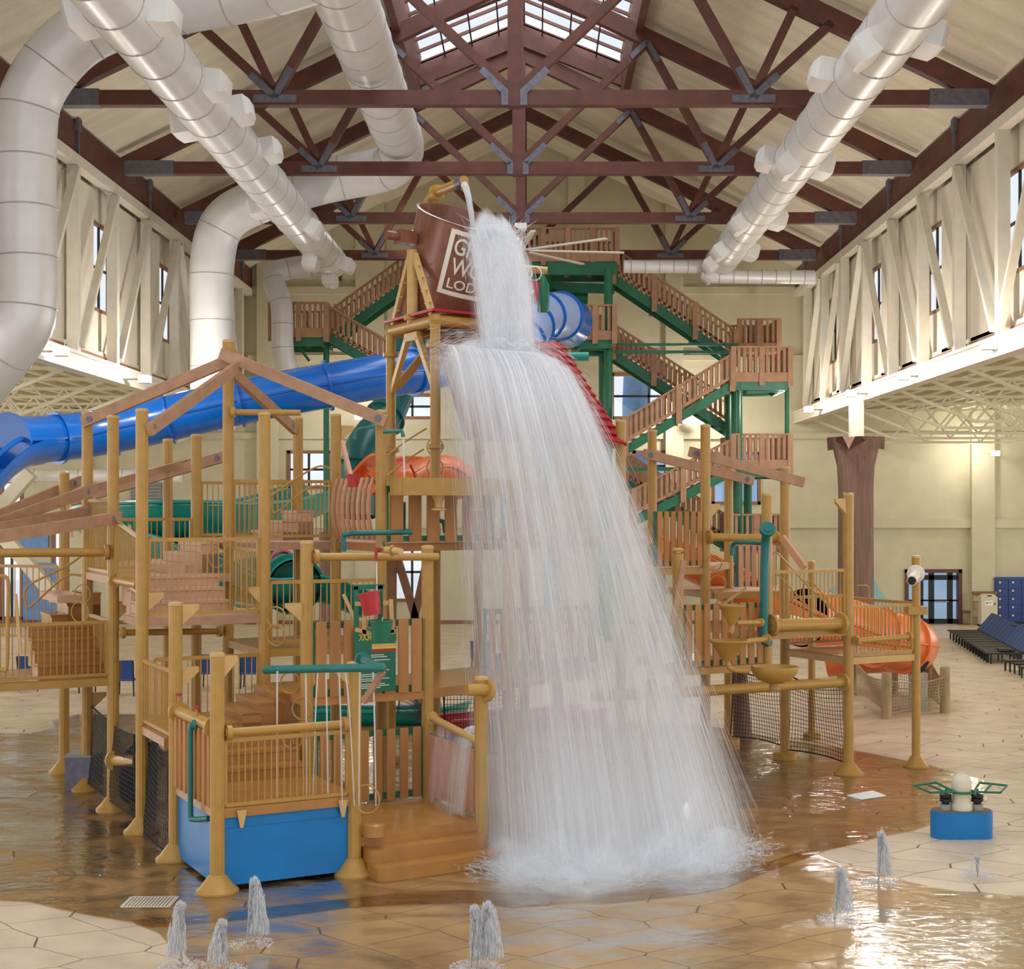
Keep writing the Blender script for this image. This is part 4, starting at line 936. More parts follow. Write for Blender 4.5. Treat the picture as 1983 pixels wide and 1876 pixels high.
def pail(px, py, Y, r0, r1, h, m, label, tx=0, nm='toy_bucket'):
    c = P(px, py, Y); t = thing(nm, label, 'bucket', c); mt = Matrix.Rotation(tx, 3, 'Y')
    part('shell', M().lathe([(.01, 0), (r0, 0), (r1, h), (r1+.015, h), (r1+.015, h+.02), (r1-.015, h+.02), (r0-.015, .02), (.01, .02)], c, 24, mt, cap=False), m, t); return t
t = pail(722, 1190, 21.9, .13, .16, .32, 'red', 'red bucket tipping under the faucet above the green bucket', -.18)
part('contents', M().lathe([(.01, .25), (.14, .25)], P(722, 1190, 21.9), 20, Matrix.Rotation(-.18, 3, 'Y'), cap=False), 'white', t)
pail(738, 1242, 21.9, .13, .165, .3, 'green', 'green bucket hanging in front of the rules sign')
pail(683, 943, 25.0, .09, .11, .2, 'red', 'small red bucket high on the curved slat screen')
bf = thing('bucket_rack', 'green and ochre frame holding the tipping buckets', 'frame', P(690, 1290, 22.3))
for a, b in (((690, 1135), (690, 1240)), ((737, 1133), (737, 1240)), ((684, 1137), (744, 1135))): part('green_bar', M().bar(P(*a, 22.3), P(*b, 22.3), .09, .07, (1, 0, 0)), 'green', bf)
for a, b in (((705, 1162), (706, 1230)), ((757, 1160), (760, 1225)), ((688, 1169), (706, 1169)), ((688, 1218), (720, 1227)), ((752, 1167), (742, 1167)), ((750, 1223), (766, 1223))): part('arm', M().bar(P(*a, 22.05), P(*b, 22.05), .05, .06), 'ochre_light', bf)
fa = thing('red_faucet', 'small red faucet on the ochre pipe above the red bucket', 'faucet', P(729, 1085, 22.9)); part('spout', M().tube(smooth_path([P(735, 1066, 22.9), P(729, 1066, 22.85), P(728, 1072, 22.85), P(728, 1086, 22.85)], 3), .025, 8), 'red', fa)
part('handle', M().box(*[x for x in (fa.location.x-.02, fa.location.x+.1)], 22.85, 22.9, fa.location.z+.16, fa.location.z+.2), 'red', fa)
cn = thing('water_cannon', 'ochre toy water cannon lying across the pipe above the green sign', 'water cannon', P(735, 1066, 22.9))
part('barrel', M().tube([P(742, 1064, 22.95), P(776, 1068, 22.6)], .055, 14), 'ochre_light', cn); part('grip', M().tube([P(745, 1062, 22.9), P(742, 1048, 22.9)], .02, 8), 'green', cn); part('ring', M().ring(P(760, 1066, 22.75), .07, .018, (1, -.8, 0)), 'ochre', cn)
for (px, py, Y, w) in ((346, 1352, 21.6, 'left'), (381, 1378, 20.7, 'right')):
    t = thing('valve_wheel', '%s red valve wheel on the ochre pipe over the blue box' % w, 'valve', P(px, py, Y)); c = P(px, py, Y)
    part('wheel', M().lathe([(.05, .04), (.05, .07)], c, 12), 'red', t); part('stem', M().lathe([(.02, -.05), (.02, .05)], c, 8), 'ochre', t)
def funnel(px, py, Y, R, H, label, elbow):
    c = P(px, py, Y); t = thing('funnel', label, 'funnel', c)
    part('cone', M().lathe([(R*1.03, 0), (R*1.03, -.02), (R*.98, -.03), (R*.3, -H), (R*.26, -H), (R*.93, -.03), (R*.97, 0)], c, 26, cap=False), 'ochre', t)
    part('spout', M().tube(smooth_path([c+V(0, 0, -H+.02)]+[Vector(e) for e in elbow], 4), .05, 10), 'ochre', t); return t
funnel(1417, 1171, 26.2, .235, .34, 'upper small ochre funnel beside the teal pipe', [P(1417, 1217, 26.2), P(1413, 1228, 26.1)])
funnel(1410, 1239, 26.0, .32, .36, 'lower wide ochre funnel with a curved outlet into the bowl', [P(1410, 1285, 26), P(1418, 1296, 26), P(1450, 1299, 26.1)])
pipe('short ochre arm holding the upper funnel', [P(1425, 1206, 26.4), P(1474, 1205, 27.3)], .045, ends=(1,)); pipe('short ochre arm holding the lower funnel', [P(1438, 1243, 26.2), P(1478, 1238, 27.1), P(1486, 1236, 27.3)], .05, ends=(1,))
bw = thing('catch_bowl', 'broad ochre bowl resting on the big wet pipe', 'bowl', P(1500, 1325, 26.4)); c = P(1500, 1290, 26.4)
part('bowl', M().lathe([(.42, 0), (.425, -.03), (.4, -.12), (.3, -.24), (.14, -.3), (.02, -.31), (.02, -.28), (.28, -.2), (.38, -.1), (.4, 0)], c, 32, cap=False), 'ochre', bw)
part('foot', M().lathe([(.1, -.42), (.1, -.29)], c, 14), 'ochre', bw)
hk = thing('scoop_handle', 'long tan lever leaning on the post in the spray', 'lever', P(1300, 1210, 26.4)); part('lever', M().bar(P(1324, 1085, 26.4), P(1302, 1210, 26.3), .05, .1), 'tan_beam', hk); part('hoop', M().ring(P(1315, 1068, 26.4), .08, .015, (0, .4, 1)), 'ochre', hk)
t = thing('tan_lever', 'broad tan lever sloping down from the rear pipe on the right', 'lever', P(1515, 1045, 30)); part('lever', M().bar(P(1514, 1040, 30), P(1558, 1100, 29.6), .08, .14), 'slat_pink', t)
t = thing('pump_lever', 'tan lever in front of the curved slat screen above the red bucket', 'lever', P(660, 860, 26.6)); part('lever', M().bar(P(663, 858, 26.2), P(680, 925, 25.2), .06, .12), 'slat_pink', t)
t = thing('fold_lever', 'pale folded lever at the right end of the teal spray pipe', 'lever', P(742, 1298, 20)); part('lever', M().bar(P(742, 1298, 20.05), P(705, 1358, 20.4), .05, .09), 'tan_beam', t)
for k, (px, py, px2, py2, Y) in enumerate(((128, 965, 140, 1040, 28.9), (30, 1150, 40, 1265, 24), (250, 1016, 262, 1060, 25.2), (665, 1150, 690, 1205, 22.5), (1400, 1170, 1445, 1138, 28.2))):
    t = thing('pump_lever', 'thin tan pump handle '+['on the far left post below the beams', 'beside the looped handrail at the left edge', 'beside the second tall left post', 'left of the red bucket', 'above the upper funnel'][k], 'handle', P(px, py, Y)); part('handle_bar', M().bar(P(px, py, Y), P(px2, py2, Y), .03, .05), 'ochre_light', t)
# ================================================================= SLIDES
def arc_trough(b, pts, r, a0, a1, n=12, th=.05):
    """open half-pipe swept along a path (angles from the side axis, 180..360 is the lower half)"""
    pts = [Vector(p) for p in pts]; m = len(pts); vs = []
    for i, p in enumerate(pts):
        d = (pts[min(i+1, m-1)]-pts[max(i-1, 0)]).normalized(); s = d.cross(V(0, 0, 1)).normalized(); u = s.cross(d)
        for rr in (r, r-th):
            for k in range(n+1):
                t = math.radians(a0+(a1-a0)*k/n); vs.append(p+(s*math.cos(t)+u*math.sin(t))*rr)
    w = 2*(n+1); fs = []
    for i in range(m-1):
        for k in range(n):
            a = i*w+k; fs.append((a, a+1, a+w+1, a+w)); c = a+n+1; fs.append((c, c+w, c+w+1, c+1))
        for k in (0, n): a = i*w+k; fs.append((a, a+w, a+w+n+1, a+n+1))
    return b.add(vs, fs)
def tube_slide(name, label, path, r, m, flanges=(), seam=True):
    path = smooth_path(path, 6); t = thing(name, label, 'water slide', path[0])
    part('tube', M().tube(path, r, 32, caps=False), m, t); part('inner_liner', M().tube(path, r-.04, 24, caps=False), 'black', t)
    L = [0]
    for i in range(1, len(path)): L.append(L[-1]+(path[i]-path[i-1]).length)
    for f in flanges:
        i = min(range(len(path)-1), key=lambda i: abs(L[i]-f*L[-1])); d = path[i+1]-path[i]
        part('flange', M().tube([path[i]-d.normalized()*.04, path[i]+d.normalized()*.04], r+.09, 32), m, t)
    if seam:
        for s in (-1, 1):
            sp_ = []
            for i, p in enumerate(path):
                d = (path[min(i+1, len(path)-1)]-path[max(i-1, 0)]).normalized(); sd = d.cross(V(0, 0, 1)).normalized(); sp_.append(p+sd*s*(r+.015))
            part('side_seam', M().tube(sp_, .04, 6), m, t)
    return t
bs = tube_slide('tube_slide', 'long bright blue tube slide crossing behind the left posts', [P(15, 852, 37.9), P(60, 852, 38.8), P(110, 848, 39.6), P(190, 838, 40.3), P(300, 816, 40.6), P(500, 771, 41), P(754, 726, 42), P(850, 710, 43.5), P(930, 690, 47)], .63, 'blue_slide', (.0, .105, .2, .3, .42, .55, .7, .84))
b = arc_trough(M(), smooth_path([P(70, 854, 38.9), P(30, 862, 38.0), P(-10, 888, 37), P(-50, 930, 36)], 5), .64, 175, 365); part('exit_trough', b, 'blue_slide', bs)
part('rim', M().tube(smooth_path([P(62, 850, 38.2), P(36, 852, 37.6), P(8, 872, 37), P(-30, 905, 36)], 5), .07, 8), 'blue_slide', bs)
def open_slide(label, path, r, m, name='open_slide', rims=True, a=(185, 355)):
    path = smooth_path(path, 6); t = thing(name, label, 'water slide', path[0]); part('channel', arc_trough(M(), path, r, *a), m, t)
    for s in (-1, 1):
        sp_ = []
        for i, p in enumerate(path):
            d = (path[min(i+1, len(path)-1)]-path[max(i-1, 0)]).normalized(); sd = d.cross(V(0, 0, 1)).normalized(); sp_.append(p+sd*s*(r+.02))
        part('rim', M().tube(sp_, .05, 6), m, t)
    return t
open_slide('broad teal open slide curving behind the tall left posts', [P(205, 988, 37), P(235, 978, 35.3), P(330, 972, 35), P(430, 975, 36.5), P(520, 968, 39), P(590, 948, 42), P(640, 930, 45)], .85, 'teal_slide')
open_slide('lower teal open slide passing under the upper platform', [P(230, 1040, 36), P(330, 1035, 34.5), P(420, 1085, 34), P(520, 1120, 34), P(610, 1115, 34.5), P(715, 1150, 35)], .6, 'teal_slide')
ts = tube_slide('tube_slide', 'short round teal tube section with a dark red band below the upper platform', [P(470, 1130, 37), P(545, 1122, 35), P(572, 1135, 33.6)], .62, 'teal_slide', (.5, .9))
part('red_band', M().ring(P(545, 1122, 35), .7, .06, (1, -.4, 0), 28), 'red', ts)
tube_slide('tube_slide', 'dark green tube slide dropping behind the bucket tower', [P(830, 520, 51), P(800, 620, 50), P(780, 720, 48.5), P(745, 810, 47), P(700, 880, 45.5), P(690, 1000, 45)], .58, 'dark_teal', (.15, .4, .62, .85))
tube_slide('tube_slide', 'light blue ribbed tube slide coiling down right of the bucket stream', [P(1085, 612, 52.5), P(1050, 612, 51), P(1022, 635, 49.5), P(1005, 670, 48), P(1000, 710, 47)], .8, 'coil_pale', (.0, .25, .5, .75, .98), False)
for o_ in bpy.data.objects:
    if o_.get('label', '').startswith('light blue ribbed'):
        for c_ in o_.children:
            if c_.name.startswith('flange'): c_.data.materials[0] = MAT['blue_slide']
tube_slide('tube_slide', 'deep blue tube section entering the light blue coil from the landing', [P(1100, 625, 55), P(1085, 618, 54), P(1070, 612, 52.6)], .95, 'blue_slide', (), False)
og = tube_slide('tube_slide', 'big orange tube slide bending round at the right behind the railings', [P(1555, 1196, 36), P(1620, 1208, 37), P(1700, 1233, 37.6), P(1752, 1246, 38.3), P(1764, 1250, 39.6), P(1740, 1252, 41), P(1680, 1255, 42), P(1600, 1262, 42.4)], .72, 'orange', (.3, .42))
open_slide('orange open slide channel leading into the orange tube', [P(1290, 1040, 33.8), P(1390, 1090, 34), P(1470, 1150, 34.6), P(1556, 1196, 36)], .7, 'orange')
pd = thing('slide_pedestal', 'grey concrete pedestal under the orange tube bend', 'pedestal', G(1778, 1375)); c = G(1778, 1375)
part('block', M().box(c.x-.2, c.x+.2, c.y-.2, c.y+.2, 0, .98), 'concrete', pd); part('bracket', M().prism([c+V(-.3, 0, 1.25), c+V(.3, 0, 1.25), c+V(.12, 0, .98), c+V(-.12, 0, .98)], (0, .1, 0)), 'black', pd)
open_slide('orange slide entry hood above the trough, left part', [P(705, 935, 34), P(735, 905, 34.5), P(760, 915, 36)], .38, 'orange', a=(120, 400)); open_slide('orange slide entry above the trough beside the tower leg', [P(770, 920, 33), P(800, 905, 33.5), P(850, 905, 34.5), P(900, 930, 35)], .5, 'orange', a=(150, 390))
open_slide('low teal run-out trough on the floor behind the slat panel', [G(590, 1400)+V(0, 0, .35), G(700, 1402)+V(0, 0, .35), G(815, 1400)+V(0, 0, .35), G(880, 1385)+V(0, 0, .35)], .42, 'teal_slide')
open_slide('low red run-out trough on the floor behind the falling water', [G(860, 1425)+V(0, 0, .4), G(960, 1418)+V(0, 0, .4), G(1060, 1412)+V(0, 0, .4), G(1150, 1400)+V(0, 0, .4)], .5, 'red')
# slide posts
def pole(px, py0, py1, Y, r, m, label, nm='support_pole'):
    return solo(nm, M().tube([P(px, py0, Y), P(px, py1, Y)], r, 14), m, label, 'pole')
pole(634, 1030, 1245, 45, .26, 'palm', 'brown trunk pole under the small pink steps'); solo('support_pole', M().tube([G(1433, 1432), G(1433, 1432)+V(0, 0, 1.9)], [.28, .13], 14), 'palm', 'dark brown trunk pole between the slide and the first black net', 'pole')
solo('y_brace', M().bar(P(758, 1240, 30), P(758, 1062, 30), .2, .2).bar(P(806, 1200, 30), P(768, 1075, 30), .16, .16).bar(P(802, 1200, 30), P(828, 1080, 30), .16, .16), 'tan_beam', 'dark brown crossed timber braces under the tower seen over the sign', 'brace')

# ================================================================= STAIR TOWER
def flight(a, b, label, depth=1.35, back=False):
    """a lower, b upper end of the tread line (same depth)"""
    a, b = Vector(a), Vector(b); dv = V(0, depth, 0); d = b-a; n = max(4, int(abs(d.z)/.19))
    t = thing('tower_stairs', label, 'stairs', a, 'stair flights of the tower')
    for o in (V(0, 0, 0), dv): part('stringer', M().bar(a+o-V(0, 0, .2), b+o-V(0, 0, .2), .08, .34), 'tower_green', t)
    tm = M().box(0, abs(d.x)/n*1.05, .04, depth-.04, -.05, 0).mesh('tread', 'stair_wood')
    for i in range(n):
        p = a+d*(i/n); 
        if d.x < 0: p = p+V(d.x/n, 0, 0)
        link('tread', tm, t, p+V(0, 0, .08)-a)
    bm = M().box(-.055, .055, -.03, .03, .12, 1.0).mesh('baluster', 'stair_wood'); nb = int(abs(d.x)/.205)
    pm = M().box(-.11, .11, -.06, .06, -.42, 1.08).mesh('rail_post', 'stair_wood')
    for o in (V(0, -.06, 0), dv+V(0, .06, 0)):
        part('handrail', M().bar(a+o+V(0, 0, 1.03), b+o+V(0, 0, 1.03), .16, .07), 'stair_wood', t); part('lower_rail', M().bar(a+o+V(0, 0, .16), b+o+V(0, 0, .16), .06, .12), 'stair_wood', t)
        for i in range(1, nb):
            p = a+d*(i/nb)+o; link('baluster', bm, t, p-a)
        for s in np.linspace(0, 1, max(2, int(abs(d.x)/1.6)+1)): link('rail_post', pm, t, a+d*float(s)+o-V(0, .05, 0)*(1 if o.y < .1 else -1)-a)
    return t
def landing(px0, px1, pyd, Y0, depth, label, green=True, back=True, extra=0):
    z = EYE-(pyd-VY)*Y0/FPX; x0, x1 = (px0-VX)*Y0/FPX, (px1-VX)*Y0/FPX; Y1 = Y0+depth
    t = thing('stair_landing', label, 'landing', (x0, Y0, z-.3), 'landings of the stair tower')
    part('floor_board', M().box(x0, x1, Y0, Y1, z-.06, z), 'stair_wood', t); part('fascia', M().box(x0, x1, Y0-.05, Y0, z-.3, z+.06), 'stair_wood', t)
    if green: part('beam', M().box(x0+.1, x1-.1, Y0+.02, Y0+.12, z-.62, z-.3).box(x0+.1, x1-.1, Y1-.12, Y1, z-.62, z-.06).box(x0+.1, x0+.2, Y0, Y1, z-.62, z-.06).box(x1-.2, x1-.1, Y0, Y1, z-.62, z-.06), 'tower_green', t)
    bm = M().box(-.055, .055, -.03, .03, .08, 1.0).mesh('baluster', 'stair_wood'); pm = M().box(-.1, .1, -.06, .06, -.45, 1.05).mesh('rail_post', 'stair_wood')
    runs = [(V(x0, Y0, z), V(x1, Y0, z))]
    if back: runs.append((V(x0, Y1, z), V(x1, Y1, z)))
    if extra >= 0: runs.append((V(x1, Y0, z), V(x1, Y1, z)))
    if extra <= 0: runs.append((V(x0, Y0, z), V(x0, Y1, z)))
    for a, b in runs:
        part('handrail', M().bar(a+V(0, 0, 1.03), b+V(0, 0, 1.03), .16, .07), 'stair_wood', t)
        L = (b-a).length; n = max(2, int(L/.205))
        for i in range(n+1): link('baluster', bm, t, a.lerp(b, i/n)-t.location)
        for i in range(int(L/1.1)+2): link('rail_post', pm, t, a.lerp(b, i/(int(L/1.1)+1))+V(0, -.06, 0)-t.location)
    return t
flight(P(1211, 862, 56.5), P(1418, 737, 56.5), 'front tower stair flight rising right from the red roof corner to the main landing')
flight(P(1424, 830, 59.5), P(1187, 676, 59.5), 'rear tower stair flight falling right from the mid landing behind the front flight')
flight(P(1425, 690, 59.5), P(1188, 530, 59.5), 'topmost right tower stair flight falling right from the top platform')
flight(P(1228, 1000, 56.5), P(1418, 903, 56.5), 'lower front tower stair flight rising right to the lower landing')
flight(P(1412, 1050, 59.5), P(1211, 925, 59.5), 'lower rear tower stair flight in shade, falling right past the blue windows')
flight(P(652, 640, 61), P(800, 533, 61), 'shaded upper left tower stair flight rising right to the bucket')
flight(P(770, 722, 57.5), P(634, 642, 57.5), 'left tower stair flight falling right from the small left landing above the blue slide')
landing(525, 632, 638, 57, 2.6, 'left tower landing beside the slim white branch duct', extra=-1)
landing(1420, 1530, 724, 56.4, 3.2, 'main right tower landing with lattice look, below the highest one', extra=1)
landing(1420, 1530, 893, 56.4, 3.2, 'lower right tower landing above the brown crossbeam', extra=1)
landing(1114, 1190, 643, 56.6, 3.0, 'middle tower landing just right of the light blue coiled slide', extra=1)
landing(1432, 1508, 667, 60, 2.2, 'highest right tower landing, small and shaded', extra=1, green=False)
landing(1005, 1195, 492, 58.5, 3.2, 'top platform of the stair tower behind the fan')
landing(1415, 1513, 1048, 57, 2.6, 'lowest right tower landing behind the upper orange slat panel', extra=1, green=False)
stt = thing('tower_steelwork', 'dark green steel columns and beams of the stair tower', 'steel frame', G(1181, 1235))
def gcol(px, py0, Y, r=.15, py1=None, m='tower_green'):
    x = (px-VX)*Y/FPX; part('column', M().tube([(x, Y, 0 if py1 is None else EYE-(py1-VY)*Y/FPX), (x, Y, EYE-(py0-VY)*Y/FPX)], r, 14), m, stt)
gcol(1178, 520, 57.6, .17); gcol(1425, 740, 57.8, .18); gcol(1410, 760, 59, .12); gcol(1524, 750, 57, .09); gcol(1448, 905, 58.5, .16); gcol(1436, 740, 54.5, .035); gcol(632, 655, 58, .12); gcol(1060, 505, 60, .15); gcol(1165, 640, 60.5, .12)
for (a, b, Y, h) in (((1060, 520), (1195, 520), 58.4, .5), ((1060, 555), (1190, 560), 60.5, .4), ((1190, 667), (1430, 667), 58.6, .1), ((1190, 681), (1430, 682), 58.6, .12), ((1445, 760), (1525, 755), 57, .12), ((570, 660), (600, 700), 58, .1), ((1060, 668), (1180, 672), 57.5, .3), ((1215, 908), (1320, 908), 57, .14)):
    part('beam', M().bar(P(*a, Y), P(*b, Y), .1, h), 'tower_green', stt)
tube_slide('tube_slide', 'short green tube stub behind the light blue coiled slide', [P(1060, 575, 61), P(1110, 577, 61), P(1138, 578, 61)], .35, 'green', (), False)
pipe('round-ended pale teal pipe in the spray left of the middle landing', [P(1060, 690, 45), P(1140, 690, 45)], .14, 'teal_slide')
solo('dark_vent', M().box(*sorted((wx(640), wx(662))), YB-.1, YB-.02, wz(544), wz(531)), 'glulam', 'small dark vent on the rear wall beside the slim duct', 'vent')

# ================================================================= NETS
def net(a, b, z0, z1, label, m='net_black', cell=.085, sag=.12, r=.0065):
    a, b = Vector(a), Vector(b); a = V(a.x, a.y, 0); b = V(b.x, b.y, 0); L = (b-a).length; n = int(L/cell); k = int((z1-z0)/cell); s = (b-a).normalized(); nn = V(-s.y, s.x, 0)
    t = thing('safety_net', label, 'net', (a.x, a.y, z0), 'nets under the play structure')
    f = lambda u, v: a.lerp(b, u)+V(0, 0, z0+(z1-z0)*v-sag*4*u*(1-u)*(v-.3)*1.2)+nn*.08*math.sin(3*u+2*v)
    q = M()
    for i in range(1, n): q.tube([f(i/n, j/5) for j in range(6)], r, 3, caps=False)
    for j in range(1, k): q.tube([f(i/6, j/k) for i in range(7)], r, 3, caps=False)
    part('cord_mesh', q, m, t, kind='stuff')
    part('edge_rope', M().tube([f(i/8, 0) for i in range(9)]+[f(1, j/6) for j in range(1, 7)]+[f(1-i/8, 1) for i in range(1, 9)]+[f(0, 1-j/6) for j in range(1, 6)], .016, 6, closed=True), m, t)
net(C+VN*.1, D, .02, 1.6, 'black net wall under the first landing left of the blue box')
net(D+VN*.2, Fp, .15, 1.55, 'black net behind the tall left posts over the grey pump box')
net(R3, R1, .2, 1.75, 'black net between the two right posts, larger right one'); net(PZ(1414, 32, 0), R3, .25, 1.75, 'black net left of the larger right net, beside the trunk pole')
net(PZ(770, 31, 0), PZ(822, 29, 0), .9, 1.9, 'small dark net hanging below the sign platform'); net(PZ(866, 26.5, 0), PZ(1005, 28, 0), .6, 2.2, 'dark net faint behind the left edge of the falling water')
stl = [(1717, 1391, 1.12), (1830, 1380, 1.15), (1798, 1352, 1.05), (1731, 1340, .85), (1650, 1345, 1.0)]; sp_ = []
for k, (px, py, hh) in enumerate(stl):
    c = G(px, py); sp_.append(c); solo('fence_stump', M().lathe([(.13, 0), (.125, hh), (.11, hh+.02)], c, 14), 'stump', ['rope-wrapped brown stump post in front of the orange slide', 'brown stump post farthest right of the tan net fence', 'brown stump post behind the grey pedestal', 'brown stump post behind the rope-wrapped one', 'brown stump post hidden behind the tall ochre post'][k], 'post')
for k, (i, j, w) in enumerate(((0, 1, 'front'), (1, 2, 'right'), (0, 3, 'left'), (3, 2, 'rear'), (4, 0, 'far left'))): net(sp_[i], sp_[j], .1, .95, 'tan rope net of the low fence round the orange slide, %s side' % w, 'net_tan', .09, .15, .007)
pb = thing('pump_box', 'grey-blue pump box on the wet floor under the far left posts', 'box', G(155, 1532)); c = G(155, 1532)
part('body', M().box(c.x-.28, c.x+.25, c.y, c.y+.6, 0, .62), 'gusset', pb); part('lid', M().box(c.x-.3, c.x+.27, c.y-.02, c.y+.62, .62, .66), 'grey', pb)
solo('dark_crate', M().box(-7.6, -6.9, 26.2, 26.8, 0, .95).box(-7.62, -6.88, 26.18, 26.82, .9, .95), 'black', 'dark box standing in the water behind the left net', 'box')

# ================================================================= FURNITURE AND WALL ITEMS
def lounger(loc, label):
    t = thing('lounge_chair', label, 'lounge chair', (0, 0, 0), 'blue sling loungers in the right rows'); m = 'black'
    for s in (-.3, .3):
        part('side_rail', M().bar((0, s, .34), (1.35, s, .34), .04, .05), m, t); part('back_rail', M().bar((1.2, s, .36), (1.78, s, 1.02), .04, .05), m, t)
        for x in (.12, 1.25): part('leg', M().bar((x, s, 0), (x, s, .34), .05, .05), m, t)
    part('seat_sling', M().box(.02, 1.25, -.27, .27, .35, .37), 'black', t); part('back_sling', M().ob((1.22, -.27, .38), (.56, 0, .64), (0, .54, 0), (-.02, 0, .015)), 'navy', t)
    part('cross_bar', M().bar((.02, -.3, .34), (.02, .3, .34), .04, .04), m, t); return t
ordn = ['rearmost', 'second', 'third', 'fourth', 'fifth', 'sixth', 'seventh', 'eighth', 'ninth', 'tenth', 'eleventh', 'twelfth', 'thirteenth', 'nearest']
l0 = lounger((0, 0, 0), 'x')
for ch in l0.children: ch.data.transform(Matrix.Scale(.78, 4, V(0, 1, 0)))
for k in range(14):
    f = k/13; p = G(1838+f*70, 1238+f*46); o = l0 if k == 0 else dup(l0, p); o.location = (p.x, p.y, 0)
    o['label'] = ('blue sling lounger, rearmost of the long right row, nearest the door' if k == 0 else 'blue sling lounger, nearest the camera in the long right row' if k == 13 else 'blue sling lounger in the long right row, %s counting from the door end' % ordn[k])
for k, (px, py, lb) in enumerate(((1944, 1300, 'left one by the side table'), (1962, 1306, 'middle one at the right edge'), (1976, 1314, 'nearest one at the right edge'))):
    p = G(px, py); o = dup(l0, (p.x, p.y, 0), 'blue sling lounger of the second right group, '+lb)
for k in range(3):
    p = G(1962, 1262); o = dup(l0, (p.x, p.y, .3*k), 'dark lounger in the stack at the right edge, %s' % ['bottom one', 'middle one', 'top one'][k]); o['group'] = 'stacked dark loungers'
tb = thing('side_table', 'low black side table between the lounger groups', 'table', G(1948, 1282)); c = G(1948, 1282)
part('table_top', M().box(c.x-.25, c.x+.25, c.y-.25, c.y+.25, .42, .46), 'black', tb)
for sx in (-.2, .2):
    for sy in (-.2, .2): part('leg', M().box(c.x+sx-.02, c.x+sx+.02, c.y+sy-.02, c.y+sy+.02, 0, .42), 'black', tb)
def chair(px, py, label):
    c = G(px, py); t = thing('patio_chair', label, 'chair', c, 'navy patio chairs under the left decks')
    for sx in (-.27, .27):
        for sy in (-.25, .25): part('leg', M().bar(c+V(sx, sy, 0), c+V(sx*.95, sy*.95, .43 if sy < 0 else .44), .03, .03), 'black', t)
        part('back_post', M().bar(c+V(sx, -.25, .42), c+V(sx*1.05, -.36, 1.0), .03, .03), 'black', t)
    part('seat', M().box(c.x-.26, c.x+.26, c.y-.25, c.y+.25, .42, .46), 'navy', t); part('back_sling', M().ob(c+V(-.27, -.26, .48), V(.54, 0, 0), V(0, -.1, .52), V(0, .02, .01)), 'navy', t)
chair(245, 1346, 'navy sling chair seen behind the tall left posts, right one of the left pair'); chair(198, 1344, 'navy sling chair left of the one between the tall posts'); chair(487, 1332, 'navy sling chair under the long deck left of the brown stairs'); chair(140, 1340, 'navy sling chair under the low left platform'); chair(60, 1336, 'navy sling chair at the far left under the platform'); chair(408, 1332, 'navy sling chair behind the front railing posts'); chair(930, 1300, 'navy chair faint behind the falling water'); chair(968, 1330, 'dark chair nearer the camera behind the falling water')
lk = thing('locker_bank', 'dark blue lockers with hanging keys on the right rear wall', 'lockers', (wx(1921), YB-.5, 0))
x0 = wx(1921); cwid = .585; part('body', M().box(x0, x0+cwid*6, YB-.45, YB-.02, .12, wz(1122)), 'navy_locker', lk); part('plinth', M().box(x0, x0+cwid*6, YB-.42, YB-.02, 0, .12), 'black', lk); part('top', M().box(x0-.02, x0+cwid*6, YB-.47, YB-.02, wz(1122), wz(1117)), 'navy', lk)
for i in range(6):
    for k in range(5):
        zz = .15+k*.37; d = part('door', M().box(x0+i*cwid+.015, x0+(i+1)*cwid-.015, YB-.48, YB-.45, zz, zz+.35), 'navy_locker', lk)
        part('key', M().lathe([(.05, 0), (.05, .02)], (x0+i*cwid+.2, YB-.5, zz+.26), 10, Matrix.Rotation(math.pi/2, 3, 'X')), 'beige', d)
kb = thing('waste_bin', 'beige upright bin with a white label beside the lockers', 'bin', G(1916, 1213)); c = G(1916, 1213)
part('body', M().box(c.x-.36, c.x+.36, c.y, c.y+.5, .08, 1.22).prism([c+V(-.36, 0, 1.22), c+V(.36, 0, 1.22), c+V(.36, 0, 1.3), c+V(.2, 0, 1.42), c+V(-.2, 0, 1.42), c+V(-.36, 0, 1.3)], (0, .5, 0)), 'beige', kb)
part('base', M().box(c.x-.38, c.x+.38, c.y-.02, c.y+.52, 0, .08), 'black', kb); part('label_card', M().box(c.x-.2, c.x+.14, c.y-.012, c.y, .92, 1.14), 'white', kb); part('print_mark', M().box(c.x-.14, c.x-.08, c.y-.016, c.y-.012, 1.0, 1.07).box(c.x-.04, c.x+.08, c.y-.016, c.y-.012, 1.03, 1.06), 'navy', kb); part('slot', M().box(c.x-.1, c.x+.1, c.y-.01, c.y, 1.33, 1.38), 'black', kb); part('latch', M().box(c.x+.22, c.x+.27, c.y-.01, c.y, .95, 1.05), 'black', kb)

# ---- pump toy on the right
pc_ = V(6.75, 23.35, 0); pt = thing('water_pump_toy', 'blue oval base with a beige tank and green push handles, right foreground', 'pump toy', pc_)
def stadium(cx, cy, L, r, n=12):
    return [V(cx+L+r*math.cos(t), cy+r*math.sin(t), 0) for t in np.linspace(-math.pi/2, math.pi/2, n)]+[V(cx-L+r*math.cos(t), cy+r*math.sin(t), 0) for t in np.linspace(math.pi/2, 3*math.pi/2, n)]
part('base', M().prism(stadium(pc_.x, pc_.y, .27, .22), (0, 0, .42)), 'box_blue', pt); part('top_plate', M().prism([p+V(0, 0, .42) for p in stadium(pc_.x, pc_.y, .26, .205)], (0, 0, .012)), 'grout', pt)
part('tank', M().lathe([(.17, .43), (.17, .52), (.14, .56), (.14, .66), (.155, .7), (.155, .88), (.13, .95), (.07, .99), (.03, 1.0), (.03, 1.02), (.001, 1.02)], pc_, 26), 'beige', pt)
